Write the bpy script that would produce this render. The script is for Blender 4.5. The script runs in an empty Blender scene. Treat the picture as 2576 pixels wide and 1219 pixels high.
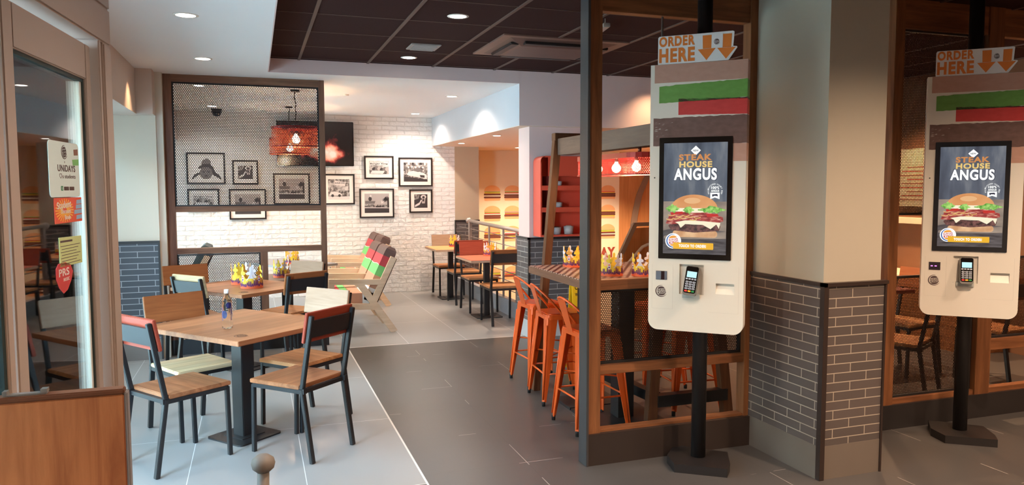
import bpy, bmesh, math, random
from mathutils import Matrix, Vector, noise
PI = math.pi
R = math.radians
sc = bpy.context.scene
col = sc.collection

# ------------------------------------------------------------------ camera
FPX = 1880.0
YAW = math.atan((1288 - 641) / FPX)
PITCH = -math.atan((609.5 - 471.5) / FPX)
ROLL = R(0.13)
HC = 1.63
fw = Vector((math.sin(YAW) * math.cos(PITCH), math.cos(YAW) * math.cos(PITCH), math.sin(PITCH)))
rt = Vector((math.cos(YAW), -math.sin(YAW), 0))
up = rt.cross(fw)
rt2 = rt * math.cos(ROLL) - up * math.sin(ROLL)
up2 = rt * math.sin(ROLL) + up * math.cos(ROLL)
cd = bpy.data.cameras.new('camera')
cam = bpy.data.objects.new('camera', cd)
col.objects.link(cam)
cd.sensor_width = 36
cd.lens = FPX / 2576 * 36
cd.clip_start = 0.05
m = Matrix((rt2, up2, -fw)).transposed().to_4x4()
m.translation = (0, 0, HC)
cam.matrix_world = m
sc.camera = cam

# ------------------------------------------------------------------ world, exposure
w = bpy.data.worlds.new('world')
sc.world = w
w.use_nodes = True
nt = w.node_tree
bg = nt.nodes['Background']
bg.inputs[0].default_value = (0.46, 0.74, 1.0, 1)
bg.inputs[1].default_value = 23.5
vs = sc.view_settings
vs.view_transform = 'Standard'
vs.look = 'None'
vs.exposure = 1.0
vs.gamma = 1.0
vs.use_curve_mapping = False
WARM = (1.0, 0.62, 0.34)
NEUT = (1.0, 0.78, 0.58)


def portal(name, loc, rot, sx, sy):
    l = bpy.data.lights.new(name, 'AREA')
    l.shape = 'RECTANGLE'
    l.size = sx
    l.size_y = sy
    l.cycles.is_portal = True
    o = bpy.data.objects.new(name, l)
    o.location = loc
    o.rotation_euler = rot
    col.objects.link(o)


portal('daylight_portal', (-1.93, 5.6, 1.15), (0, R(-90), 0), 2.3, 4.3)
portal('daylight_portal', (-1.93, 9.75, 1.15), (0, R(-90), 0), 2.3, 3.6)
portal('daylight_portal', (-1.93, 2.65, 1.2), (0, R(-90), 0), 2.5, 1.7)


def spot(loc, power, color=WARM, angle=80, blend=0.6, size=0.04):
    l = bpy.data.lights.new('downlight_lamp', 'SPOT')
    l.energy = power
    l.color = color
    l.spot_size = R(angle)
    l.spot_blend = blend
    l.shadow_soft_size = size
    o = bpy.data.objects.new('downlight_lamp', l)
    o.location = loc
    col.objects.link(o)
    return o


# ------------------------------------------------------------------ materials
def nmat(name):
    mt = bpy.data.materials.new(name)
    mt.use_nodes = True
    t = mt.node_tree
    return mt, t, t.nodes['Principled BSDF']


def N(t, typ, **kw):
    n = t.nodes.new(typ)
    for k, v in kw.items():
        if k.startswith('i_'):
            n.inputs[k[2:]].default_value = v
        elif isinstance(k, str):
            setattr(n, k, v)
    return n


def sw(*c):  # srgb 0-255 to linear rgba
    r = []
    for v in c:
        v = v / 255
        r.append(v / 12.92 if v <= 0.04045 else ((v + 0.055) / 1.055) ** 2.4)
    return (*r, 1)


_cache = {}


def plain(name, c, rough=0.5, metal=0.0, spec=None, vary=0.04, scale=8, emit=0, alpha=1, bump=0):
    if name in _cache:
        return _cache[name]
    mt, t, b = nmat(name)
    b.inputs['Roughness'].default_value = rough
    b.inputs['Metallic'].default_value = metal
    if spec is not None:
        b.inputs['Specular IOR Level'].default_value = spec
    if emit:
        b.inputs['Base Color'].default_value = (0, 0, 0, 1)
        b.inputs['Emission Color'].default_value = c
        b.inputs['Emission Strength'].default_value = emit
    elif vary:
        tc = N(t, 'ShaderNodeTexCoord')
        nz = N(t, 'ShaderNodeTexNoise')
        nz.inputs['Scale'].default_value = scale
        nz.inputs['Detail'].default_value = 4
        t.links.new(tc.outputs['Object'], nz.inputs['Vector'])
        hs = N(t, 'ShaderNodeHueSaturation')
        hs.inputs['Color'].default_value = c
        mr = N(t, 'ShaderNodeMapRange')
        mr.inputs['To Min'].default_value = 1 - vary * 2
        mr.inputs['To Max'].default_value = 1 + vary * 2
        t.links.new(nz.outputs['Fac'], mr.inputs['Value'])
        t.links.new(mr.outputs[0], hs.inputs['Value'])
        t.links.new(hs.outputs[0], b.inputs['Base Color'])
        if bump:
            bp = N(t, 'ShaderNodeBump')
            bp.inputs['Strength'].default_value = bump
            bp.inputs['Distance'].default_value = 0.005
            t.links.new(nz.outputs['Fac'], bp.inputs['Height'])
            t.links.new(bp.outputs[0], b.inputs['Normal'])
    else:
        b.inputs['Base Color'].default_value = c
    _cache[name] = mt
    return mt


def wood(name, c1, c2, axis=0, scale=1.0, rough=0.45, plank=0.0):
    """grain along axis (object space), optional plank width"""
    if name in _cache:
        return _cache[name]
    mt, t, b = nmat(name)
    tc = N(t, 'ShaderNodeTexCoord')
    mp = N(t, 'ShaderNodeMapping')
    s = [14 * scale] * 3
    s[axis] = 1.1 * scale
    mp.inputs['Scale'].default_value = s
    t.links.new(tc.outputs['Object'], mp.inputs['Vector'])
    nz = N(t, 'ShaderNodeTexNoise')
    nz.inputs['Scale'].default_value = 1.6
    nz.inputs['Detail'].default_value = 8
    nz.inputs['Roughness'].default_value = 0.62
    nz.inputs['Distortion'].default_value = 0.6
    t.links.new(mp.outputs[0], nz.inputs['Vector'])
    rp = N(t, 'ShaderNodeValToRGB')
    rp.color_ramp.elements[0].position = 0.30
    rp.color_ramp.elements[0].color = c1
    rp.color_ramp.elements[1].position = 0.70
    rp.color_ramp.elements[1].color = c2
    t.links.new(nz.outputs['Fac'], rp.inputs['Fac'])
    out = rp.outputs[0]
    if plank:
        ot = (axis + 1) % 2 if axis < 2 else 0
        sp = N(t, 'ShaderNodeSeparateXYZ')
        t.links.new(tc.outputs['Object'], sp.inputs[0])
        dv = N(t, 'ShaderNodeMath', operation='DIVIDE')
        dv.inputs[1].default_value = plank
        t.links.new(sp.outputs[ot], dv.inputs[0])
        fl = N(t, 'ShaderNodeMath', operation='FLOOR')
        t.links.new(dv.outputs[0], fl.inputs[0])
        wn = N(t, 'ShaderNodeTexWhiteNoise', noise_dimensions='1D')
        t.links.new(fl.outputs[0], wn.inputs['W'])
        mr = N(t, 'ShaderNodeMapRange')
        mr.inputs['To Min'].default_value = 0.78
        mr.inputs['To Max'].default_value = 1.16
        t.links.new(wn.outputs['Value'], mr.inputs['Value'])
        hs = N(t, 'ShaderNodeHueSaturation')
        t.links.new(out, hs.inputs['Color'])
        t.links.new(mr.outputs[0], hs.inputs['Value'])
        out = hs.outputs[0]
    t.links.new(out, b.inputs['Base Color'])
    b.inputs['Roughness'].default_value = rough
    b.inputs['Specular IOR Level'].default_value = 0.22
    bp = N(t, 'ShaderNodeBump')
    bp.inputs['Strength'].default_value = 0.12
    bp.inputs['Distance'].default_value = 0.002
    t.links.new(nz.outputs['Fac'], bp.inputs['Height'])
    t.links.new(bp.outputs[0], b.inputs['Normal'])
    _cache[name] = mt
    return mt


def brick(name, c1, c2, mortar, bw, rh, ms, plane='XZ', rough=0.5, bump=0.4, rugged=0.0, off=(0, 0, 0), dist=0.004, squash=1.0):
    """brick pattern in world metres on the given plane"""
    mt, t, b = nmat(name)
    tc = N(t, 'ShaderNodeTexCoord')
    sp = N(t, 'ShaderNodeSeparateXYZ')
    t.links.new(tc.outputs['Object'], sp.inputs[0])
    cb = N(t, 'ShaderNodeCombineXYZ')
    ax = {'X': 0, 'Y': 1, 'Z': 2}
    t.links.new(sp.outputs[ax[plane[0]]], cb.inputs[0])
    t.links.new(sp.outputs[ax[plane[1]]], cb.inputs[1])
    ad = N(t, 'ShaderNodeVectorMath', operation='ADD')
    ad.inputs[1].default_value = off
    t.links.new(cb.outputs[0], ad.inputs[0])
    vec = ad.outputs[0]
    if rugged:
        nz = N(t, 'ShaderNodeTexNoise')
        nz.inputs['Scale'].default_value = 9
        nz.inputs['Detail'].default_value = 2
        t.links.new(vec, nz.inputs['Vector'])
        sb = N(t, 'ShaderNodeVectorMath', operation='SUBTRACT')
        sb.inputs[1].default_value = (0.5, 0.5, 0.5)
        t.links.new(nz.outputs['Color'], sb.inputs[0])
        sc_ = N(t, 'ShaderNodeVectorMath', operation='SCALE')
        sc_.inputs['Scale'].default_value = 0.022 * rugged
        t.links.new(sb.outputs[0], sc_.inputs[0])
        a2 = N(t, 'ShaderNodeVectorMath', operation='ADD')
        t.links.new(vec, a2.inputs[0])
        t.links.new(sc_.outputs[0], a2.inputs[1])
        vec = a2.outputs[0]
    br = N(t, 'ShaderNodeTexBrick')
    br.inputs['Scale'].default_value = 1
    br.inputs['Brick Width'].default_value = bw
    br.inputs['Row Height'].default_value = rh
    br.inputs['Mortar Size'].default_value = ms
    br.inputs['Mortar Smooth'].default_value = 0.35 if rugged else 0.1
    br.inputs['Color1'].default_value = c1
    br.inputs['Color2'].default_value = c2
    br.inputs['Mortar'].default_value = mortar
    br.squash = squash
    t.links.new(vec, br.inputs['Vector'])
    t.links.new(br.outputs['Color'], b.inputs['Base Color'])
    b.inputs['Roughness'].default_value = rough
    inv = N(t, 'ShaderNodeMath', operation='SUBTRACT')
    inv.inputs[0].default_value = 1
    t.links.new(br.outputs['Fac'], inv.inputs[1])
    h = inv.outputs[0]
    if rugged:
        n2 = N(t, 'ShaderNodeTexNoise')
        n2.inputs['Scale'].default_value = 14
        n2.inputs['Detail'].default_value = 6
        t.links.new(vec, n2.inputs['Vector'])
        ml = N(t, 'ShaderNodeMath', operation='MULTIPLY_ADD')
        ml.inputs[1].default_value = 0.9 * rugged
        t.links.new(n2.outputs['Fac'], ml.inputs[0])
        t.links.new(h, ml.inputs[2])
        h = ml.outputs[0]
    bp = N(t, 'ShaderNodeBump')
    bp.inputs['Strength'].default_value = bump
    bp.inputs['Distance'].default_value = dist
    t.links.new(h, bp.inputs['Height'])
    t.links.new(bp.outputs[0], b.inputs['Normal'])
    return mt


def perf(name, c, pitch, rfrac, plane='XZ', rough=0.4, metal=0.6, two_plane=False):
    """perforated sheet: hexagonal holes cut by a transparent shader, object metres"""
    mt, t, b = nmat(name)
    b.inputs['Base Color'].default_value = c
    b.inputs['Roughness'].default_value = rough
    b.inputs['Metallic'].default_value = metal
    tc = N(t, 'ShaderNodeTexCoord')
    sp = N(t, 'ShaderNodeSeparateXYZ')
    if two_plane:
        t.links.new(tc.outputs['UV'], sp.inputs[0])
        a_, b_ = 0, 1
    else:
        t.links.new(tc.outputs['Object'], sp.inputs[0])
        a_, b_ = {'X': 0, 'Y': 1, 'Z': 2}[plane[0]], {'X': 0, 'Y': 1, 'Z': 2}[plane[1]]

    def mth(op, x, y=None):
        n = N(t, 'ShaderNodeMath', operation=op)
        for i, v in enumerate((x, y)):
            if v is None:
                continue
            if isinstance(v, (int, float)):
                n.inputs[i].default_value = v
            else:
                t.links.new(v, n.inputs[i])
        return n.outputs[0]

    px, pz = pitch, pitch * 1.732
    ds = []
    for o in (0.0, 0.5):
        fx = mth('SUBTRACT', mth('FRACT', mth('ADD', mth('DIVIDE', sp.outputs[a_], px), 100 + o)), 0.5)
        fz = mth('SUBTRACT', mth('FRACT', mth('ADD', mth('DIVIDE', sp.outputs[b_], pz), 100 + o)), 0.5)
        dx = mth('MULTIPLY', fx, px)
        dz = mth('MULTIPLY', fz, pz)
        ds.append(mth('ADD', mth('MULTIPLY', dx, dx), mth('MULTIPLY', dz, dz)))
    d = mth('MINIMUM', ds[0], ds[1])
    hole = mth('LESS_THAN', d, (pitch * rfrac) ** 2)
    tr = N(t, 'ShaderNodeBsdfTransparent')
    mx = N(t, 'ShaderNodeMixShader')
    t.links.new(hole, mx.inputs[0])
    t.links.new(b.outputs[0], mx.inputs[1])
    t.links.new(tr.outputs[0], mx.inputs[2])
    t.links.new(mx.outputs[0], t.nodes['Material Output'].inputs[0])
    return mt


def glass(name, tint=(0.9, 0.96, 0.94, 1), refl=0.06):
    """thin architectural pane: clear transmission with fresnel reflection"""
    mt, t, b = nmat(name)
    t.nodes.remove(b)
    gl = N(t, 'ShaderNodeBsdfGlossy')
    gl.inputs['Roughness'].default_value = 0.02
    tr = N(t, 'ShaderNodeBsdfTransparent')
    tr.inputs[0].default_value = tint
    lw = N(t, 'ShaderNodeFresnel')
    lw.inputs[0].default_value = 1.5
    mx = N(t, 'ShaderNodeMixShader')
    t.links.new(lw.outputs[0], mx.inputs[0])
    t.links.new(tr.outputs[0], mx.inputs[1])
    t.links.new(gl.outputs[0], mx.inputs[2])
    t.links.new(mx.outputs[0], t.nodes['Material Output'].inputs[0])
    return mt


def floor_mat():
    mt, t, b = nmat('floor tiles')
    tc = N(t, 'ShaderNodeTexCoord')
    sp = N(t, 'ShaderNodeSeparateXYZ')
    t.links.new(tc.outputs['Object'], sp.inputs[0])
    X, Y = sp.outputs[0], sp.outputs[1]

    def mth(op, x, y=None, z=None):
        n = N(t, 'ShaderNodeMath', operation=op)
        for i, v in enumerate((x, y, z)):
            if v is None:
                continue
            if isinstance(v, (int, float)):
                n.inputs[i].default_value = v
            else:
                t.links.new(v, n.inputs[i])
        return n.outputs[0]

    # dark region: Y<3.96 or (X>0.86 and Y<7.68)
    d1 = mth('LESS_THAN', Y, 3.96)
    d2 = mth('MULTIPLY', mth('GREATER_THAN', X, 0.865), mth('LESS_THAN', Y, 7.68))
    dark = mth('MAXIMUM', d1, d2)

    def dist(v, per, off):  # distance to nearest grout line
        f = mth('FRACT', mth('ADD', mth('DIVIDE', mth('SUBTRACT', v, off), per), 50))
        return mth('MULTIPLY', mth('MINIMUM', f, mth('SUBTRACT', 1.0, f)), per)

    gx = dist(X, 0.63, 0.235)
    gy = dist(Y, 0.60, 4.08)
    gyl = dist(Y, 1.24, 7.68)
    # light area: long tiles, few visible cross lines
    gyy = mth('ADD', mth('MULTIPLY', gy, dark), mth('MULTIPLY', gyl, mth('SUBTRACT', 1.0, dark)))
    g = mth('MINIMUM', gx, gyy)
    grout = mth('LESS_THAN', g, 0.0022)
    # border trim strip
    b1 = mth('MULTIPLY', mth('LESS_THAN', mth('ABSOLUTE', mth('SUBTRACT', X, 0.865)), 0.006), mth('LESS_THAN', Y, 7.68))
    b2 = mth('MULTIPLY', mth('LESS_THAN', mth('ABSOLUTE', mth('SUBTRACT', Y, 7.68)), 0.008), mth('GREATER_THAN', X, 0.86))
    b3 = mth('MULTIPLY', mth('LESS_THAN', mth('ABSOLUTE', mth('SUBTRACT', Y, 3.96)), 0.003), mth('LESS_THAN', X, 0.865))
    trim = mth('MAXIMUM', mth('MAXIMUM', b1, b2), b3)
    nz = N(t, 'ShaderNodeTexNoise')
    nz.inputs['Scale'].default_value = 1.3
    nz.inputs['Detail'].default_value = 6
    t.links.new(tc.outputs['Object'], nz.inputs['Vector'])
    # broken grout highlight
    nb = N(t, 'ShaderNodeTexNoise')
    nb.inputs['Scale'].default_value = 1.7
    t.links.new(tc.outputs['Object'], nb.inputs['Vector'])
    brk = mth('GREATER_THAN', nb.outputs['Fac'], 0.56)

    def mix(f, a, c):
        n = N(t, 'ShaderNodeMix', data_type='RGBA')
        if not isinstance(f, (int, float)):
            t.links.new(f, n.inputs['Factor'])
        for s_, v in (('A', a), ('B', c)):
            inp = [i for i in n.inputs if i.identifier == s_ + '_Color'][0]
            if isinstance(v, tuple):
                inp.default_value = v
            else:
                t.links.new(v, inp)
        return [o for o in n.outputs if o.identifier == 'Result_Color'][0]

    lightc = mix(nz.outputs['Fac'], (0.235, 0.228, 0.223, 1), (0.305, 0.297, 0.290, 1))
    darkc = mix(nz.outputs['Fac'], (0.058, 0.053, 0.052, 1), (0.086, 0.079, 0.077, 1))
    base = mix(dark, lightc, darkc)
    dgrout = mix(brk, (0.06, 0.055, 0.055, 1), (0.36, 0.33, 0.31, 1))
    gcol = mix(dark, (0.62, 0.62, 0.62, 1), dgrout)
    c = mix(grout, base, gcol)
    c = mix(trim, c, (0.68, 0.65, 0.61, 1))
    t.links.new(c, b.inputs['Base Color'])
    rg = N(t, 'ShaderNodeMapRange')
    rg.inputs['To Min'].default_value = 0.26
    rg.inputs['To Max'].default_value = 0.40
    t.links.new(nz.outputs['Fac'], rg.inputs['Value'])
    t.links.new(rg.outputs[0], b.inputs['Roughness'])
    b.inputs['Specular IOR Level'].default_value = 0.5
    return mt


def noise_ramp(name, stops, scale=4, emit=0, dist=0.0, detail=6, rough=0.6, stretch=(1, 1, 1)):
    mt, t, b = nmat(name)
    tc = N(t, 'ShaderNodeTexCoord')
    mp = N(t, 'ShaderNodeMapping')
    mp.inputs['Scale'].default_value = stretch
    t.links.new(tc.outputs['Object'], mp.inputs[0])
    nz = N(t, 'ShaderNodeTexNoise')
    nz.inputs['Scale'].default_value = scale
    nz.inputs['Detail'].default_value = detail
    nz.inputs['Distortion'].default_value = dist
    t.links.new(mp.outputs[0], nz.inputs['Vector'])
    rp = N(t, 'ShaderNodeValToRGB')
    e = rp.color_ramp.elements
    e[0].position, e[0].color = stops[0]
    e[1].position, e[1].color = stops[-1]
    for p, c in stops[1:-1]:
        q = e.new(p)
        q.color = c
    t.links.new(nz.outputs['Fac'], rp.inputs['Fac'])
    if emit:
        b.inputs['Base Color'].default_value = (0, 0, 0, 1)
        t.links.new(rp.outputs[0], b.inputs['Emission Color'])
        b.inputs['Emission Strength'].default_value = emit
    else:
        t.links.new(rp.outputs[0], b.inputs['Base Color'])
    b.inputs['Roughness'].default_value = rough
    return mt


M = {}
M['black_steel'] = plain('black powder coated steel', sw(38, 38, 40), 0.42, 0.2, vary=0.03)
M['dark_steel'] = plain('dark bronze steel', sw(50, 44, 42), 0.45, 0.3, vary=0.03)
M['walnut'] = wood('walnut stained plank', sw(128, 78, 50), sw(176, 118, 80), 0, plank=0.085)
M['oak'] = wood('warm oak plank', sw(164, 104, 62), sw(208, 152, 104), 0, plank=0.085)
M['pale'] = wood('pale ash plank', sw(184, 152, 112), sw(220, 196, 158), 0, plank=0.085)
M['brownback'] = wood('chestnut veneer', sw(128, 74, 42), sw(164, 100, 58), 0)
M['paleback'] = wood('pale birch veneer', sw(156, 124, 100), sw(182, 150, 126), 0)
M['redback'] = wood('terracotta stained veneer', sw(136, 56, 40), sw(156, 70, 52), 0, rough=0.4)
M['tabletop'] = wood('honey beech tabletop', sw(142, 88, 58), sw(172, 116, 80), 0, plank=0.10, rough=0.38)
M['darktop'] = wood('dark table top', sw(88, 72, 64), sw(120, 100, 90), 0)
M['redtop'] = plain('coral laminate', sw(204, 100, 74), 0.4)
M['orangetop'] = wood('orange beech laminate', sw(206, 140, 88), sw(228, 164, 110), 0)
M['screenwood'] = wood('brown screen timber', sw(100, 70, 56), sw(134, 98, 78), 2)
M['screenwoodx'] = wood('brown screen rail timber', sw(100, 70, 56), sw(138, 102, 80), 0)
M['partwood'] = wood('walnut partition post', sw(98, 60, 38), sw(146, 96, 62), 2)
M['partwoodx'] = wood('walnut partition rail', sw(98, 60, 38), sw(150, 98, 64), 0)
M['framewood'] = wood('dark frame timber', sw(78, 48, 34), sw(118, 78, 54), 2)
M['loungewood'] = wood('pale lounge timber', sw(206, 172, 140), sw(230, 200, 170), 0, rough=0.5)
M['panelwood'] = wood('foreground walnut panel', sw(150, 88, 54), sw(204, 134, 86), 2, scale=0.9, rough=0.5)
M['plywood'] = wood('golden plywood', sw(168, 112, 66), sw(196, 138, 88), 2, scale=0.6)
M['cream'] = plain('cream wall paint', sw(208, 202, 190), 0.85, vary=0.01, scale=2)
M['beige'] = plain('beige wall paint', sw(200, 186, 176), 0.85, vary=0.01, scale=2)
M['white'] = plain('white ceiling paint', sw(228, 227, 226), 0.9, vary=0.008, scale=2)
M['greige'] = plain('grey beige wall paint', sw(216, 190, 184), 0.85, vary=0.01, scale=2)
M['reflection_white'] = plain('white glass reflection', sw(226, 222, 214), 0.35, 0, vary=0.0)
M['alu'] = plain('brushed bronze aluminium', sw(178, 160, 148), 0.45, 0.1, vary=0.02, scale=3)
M['gasket'] = plain('dark green rubber gasket', sw(26, 46, 46), 0.5, vary=0)
M['edge_grey'] = plain('grey edging', sw(128, 122, 122), 0.5, vary=0)
M['black_trim'] = plain('black tile trim', sw(42, 38, 38), 0.4, vary=0)
M['skirt'] = plain('grey skirting tile', sw(122, 116, 114), 0.45, vary=0.03, scale=3)
M['burnt'] = plain('burnt brown print', sw(104, 66, 44), 0.5, vary=0)
M['ring'] = plain('downlight ring', sw(228, 222, 214), 0.3, vary=0)
M['lens'] = plain('downlight lens', (1.0, 0.93, 0.82, 1), emit=14)
M['bulb'] = plain('glowing bulb', (1.0, 0.68, 0.34, 1), emit=40)
M['grey_metal'] = plain('grey handrail metal', sw(150, 144, 140), 0.35, 0.5, vary=0.02)
M['pole'] = plain('satin black pole', sw(44, 40, 40), 0.4, 0.3, vary=0.0)
M['bezel'] = plain('glossy black bezel', sw(20, 16, 16), 0.12, vary=0)
M['kiosk'] = plain('off white kiosk shell', sw(222, 216, 206), 0.35, vary=0)
M['orange_steel'] = plain('glossy orange steel', sw(222, 92, 34), 0.28, 0.15, vary=0.03)
M['rubber'] = plain('black rubber', sw(24, 22, 22), 0.7, vary=0)
M['ink'] = plain('dark ink', sw(70, 48, 48), 0.5, vary=0)
M['black'] = plain('black paint', sw(26, 24, 25), 0.5, vary=0)
M['frame_black'] = plain('black picture frame', sw(34, 28, 28), 0.35, vary=0.02)
M['mat_white'] = plain('white picture mount', sw(236, 230, 224), 0.8, vary=0)


# ------------------------------------------------------------------ mesh builder
class MB:
    def __init__(s):
        s.v = []
        s.f = []
        s.mi = []
        s.sm = []

    def add(s, vs_, fs, m=0, T=None, smooth=False):
        o = len(s.v)
        for v in vs_:
            v = Vector(v)
            s.v.append(T @ v if T is not None else v)
        for f in fs:
            s.f.append([i + o for i in f])
            s.mi.append(m)
            s.sm.append(smooth)
        return s

    def box(s, x0, x1, y0, y1, z0, z1, m=0, T=None, bev=0.0):
        if bev <= 0:
            vs_ = [(x, y, z) for z in (z0, z1) for y in (y0, y1) for x in (x0, x1)]
            s.add(vs_, [(0, 2, 3, 1), (4, 5, 7, 6), (0, 1, 5, 4), (2, 6, 7, 3), (0, 4, 6, 2), (1, 3, 7, 5)], m, T)
            return s
        bm = bmesh.new()
        bmesh.ops.create_cube(bm, size=1)
        for v in bm.verts:
            v.co = Vector(((x0 + x1) / 2 + v.co.x * (x1 - x0), (y0 + y1) / 2 + v.co.y * (y1 - y0), (z0 + z1) / 2 + v.co.z * (z1 - z0)))
        bmesh.ops.bevel(bm, geom=bm.edges[:], offset=min(bev, 0.45 * min(x1 - x0, y1 - y0, z1 - z0)), segments=2, affect='EDGES')
        bm.verts.index_update()
        s.add([v.co.copy() for v in bm.verts], [[v.index for v in f.verts] for f in bm.faces], m, T)
        bm.free()
        return s

    def bar(s, p, q, w_, h_, m=0, T=None, upv=(0, 0, 1), bev=0.0):
        p, q = Vector(p), Vector(q)
        d = q - p
        L = d.length
        z = d.normalized()
        u = Vector(upv)
        if abs(z.dot(u)) > 0.98:
            u = Vector((0, 1, 0))
        x = u.cross(z).normalized()
        y = z.cross(x)
        mt = Matrix((x, y, z)).transposed().to_4x4()
        mt.translation = p
        if T is not None:
            mt = T @ mt
        return s.box(-w_ / 2, w_ / 2, -h_ / 2, h_ / 2, 0, L, m, mt, bev)

    def tube(s, pts, r, seg=8, m=0, T=None, cap=True, closed=False):
        pts = [Vector(p) for p in pts]
        n = len(pts)
        rs = r if isinstance(r, (list, tuple)) else [r] * n
        prev = None
        vs_, fs = [], []
        for i, p in enumerate(pts):
            if closed:
                d = pts[(i + 1) % n] - pts[i - 1]
            else:
                d = pts[min(i + 1, n - 1)] - pts[max(i - 1, 0)]
            d.normalize()
            if prev is None:
                a = Vector((0, 0, 1)) if abs(d.z) < 0.9 else Vector((1, 0, 0))
                x = a.cross(d).normalized()
            else:
                x = (prev - d * prev.dot(d)).normalized()
            prev = x
            y = d.cross(x)
            for k in range(seg):
                a = 2 * PI * k / seg
                vs_.append(p + (x * math.cos(a) + y * math.sin(a)) * rs[i])
        rng = n if closed else n - 1
        for i in range(rng):
            j = (i + 1) % n
            for k in range(seg):
                k2 = (k + 1) % seg
                fs.append((i * seg + k, i * seg + k2, j * seg + k2, j * seg + k))
        if cap and not closed:
            fs.append(tuple(range(seg))[::-1])
            fs.append(tuple((n - 1) * seg + k for k in range(seg)))
        return s.add(vs_, fs, m, T, smooth=True)

    def lathe(s, prof, seg=24, m=0, T=None, smooth=True, cap=True):
        vs_, fs = [], []
        n = len(prof)
        for r_, z in prof:
            for k in range(seg):
                a = 2 * PI * k / seg
                vs_.append((r_ * math.cos(a), r_ * math.sin(a), z))
        for i in range(n - 1):
            for k in range(seg):
                k2 = (k + 1) % seg
                fs.append((i * seg + k, i * seg + k2, (i + 1) * seg + k2, (i + 1) * seg + k))
        if cap and prof[0][0] > 1e-6:
            fs.append(tuple(range(seg))[::-1])
        if cap and prof[-1][0] > 1e-6:
            fs.append(tuple((n - 1) * seg + k for k in range(seg)))
        return s.add(vs_, fs, m, T, smooth=smooth)

    def prism(s, poly, z0, z1, m=0, T=None):
        n = len(poly)
        a = sum(poly[i][0] * poly[(i + 1) % n][1] - poly[(i + 1) % n][0] * poly[i][1] for i in range(n))
        if a < 0:
            poly = poly[::-1]
        vs_ = [(x, y, z0) for x, y in poly] + [(x, y, z1) for x, y in poly]
        fs = [tuple(range(n))[::-1], tuple(range(n, 2 * n))]
        for i in range(n):
            j = (i + 1) % n
            fs.append((i, j, n + j, n + i))
        return s.add(vs_, fs, m, T)

    def text(s, body, w_, h_, x, y, z=0.0, depth=0.0008, bold=0.02, m=0, T=None, rot=0.0, shear=0.0):
        """built-in font lettering fitted in a w x h box with centre x,y on the XY plane"""
        cu = bpy.data.curves.new('lettering', 'FONT')
        cu.body = body
        cu.offset = bold
        cu.extrude = 0.05
        cu.resolution_u = 6
        cu.space_character = 1.0 + bold * 3.5
        ob = bpy.data.objects.new('lettering', cu)
        col.objects.link(ob)
        dg = bpy.context.evaluated_depsgraph_get()
        me = bpy.data.meshes.new_from_object(ob.evaluated_get(dg))
        vs_ = [v.co.copy() for v in me.vertices]
        fs = [tuple(p.vertices) for p in me.polygons]
        bpy.data.objects.remove(ob)
        bpy.data.curves.remove(cu)
        bpy.data.meshes.remove(me)
        if not vs_:
            return s
        x0 = min(v.x for v in vs_)
        x1 = max(v.x for v in vs_)
        y0 = min(v.y for v in vs_)
        y1 = max(v.y for v in vs_)
        kx = w_ / (x1 - x0)
        ky = h_ / (y1 - y0)
        cr, sr = math.cos(rot), math.sin(rot)
        out = []
        for v in vs_:
            a = (v.x - (x0 + x1) / 2) * kx
            b_ = (v.y - (y0 + y1) / 2) * ky
            a += shear * b_
            out.append((x + a * cr - b_ * sr, y + a * sr + b_ * cr, z + (depth if v.z > 0 else 0)))
        return s.add(out, fs, m, T)

    def build(s, name, mats, parent=None, T=None, loc=None):
        me = bpy.data.meshes.new(name)
        me.from_pydata([tuple(v) for v in s.v], [], s.f)
        if not isinstance(mats, (list, tuple)):
            mats = [mats]
        for q in mats:
            me.materials.append(q)
        me.polygons.foreach_set('material_index', s.mi)
        me.polygons.foreach_set('use_smooth', s.sm)
        me.update()
        o = bpy.data.objects.new(name, me)
        col.objects.link(o)
        if parent is not None:
            o.parent = parent
        if T is not None:
            o.matrix_basis = T
        if loc is not None:
            o.location = loc
        return o


def empty(name, loc=(0, 0, 0), rz=0.0):
    o = bpy.data.objects.new(name, None)
    o.empty_display_size = 0.1
    o.location = loc
    o.rotation_euler = (0, 0, rz)
    col.objects.link(o)
    return o


def tag(o, label, cat, group=None, kind=None):
    o['label'] = label
    o['category'] = cat
    if group:
        o['group'] = group
    if kind:
        o['kind'] = kind
    return o


def struct(o):
    o['kind'] = 'structure'
    return o


def copy_tree(o, parent=None):
    c = o.copy()
    col.objects.link(c)
    if parent is not None:
        c.parent = parent
    for ch in o.children:
        copy_tree(ch, c)
    return c


def Tr(x=0, y=0, z=0):
    return Matrix.Translation((x, y, z))


def Rx(a):
    return Matrix.Rotation(a, 4, 'X')


def Ry(a):
    return Matrix.Rotation(a, 4, 'Y')


def Rz(a):
    return Matrix.Rotation(a, 4, 'Z')


FACE = Rx(R(90))           # XY drawing plane -> XZ plane facing -Y
def wallT(x, y, z):        # drawing plane on a wall facing -Y
    return Tr(x, y, z) @ FACE


def arc(cx, cy, rx, ry, a0, a1, n=16):
    return [(cx + rx * math.cos(R(a0 + (a1 - a0) * i / n)), cy + ry * math.sin(R(a0 + (a1 - a0) * i / n))) for i in range(n + 1)]


def rrect(x0, x1, y0, y1, r_, n=5):
    p = []
    for cx, cy, a in ((x1 - r_, y1 - r_, 0), (x0 + r_, y1 - r_, 90), (x0 + r_, y0 + r_, 180), (x1 - r_, y0 + r_, 270)):
        p += arc(cx, cy, r_, r_, a, a + 90, n)
    return p


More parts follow.
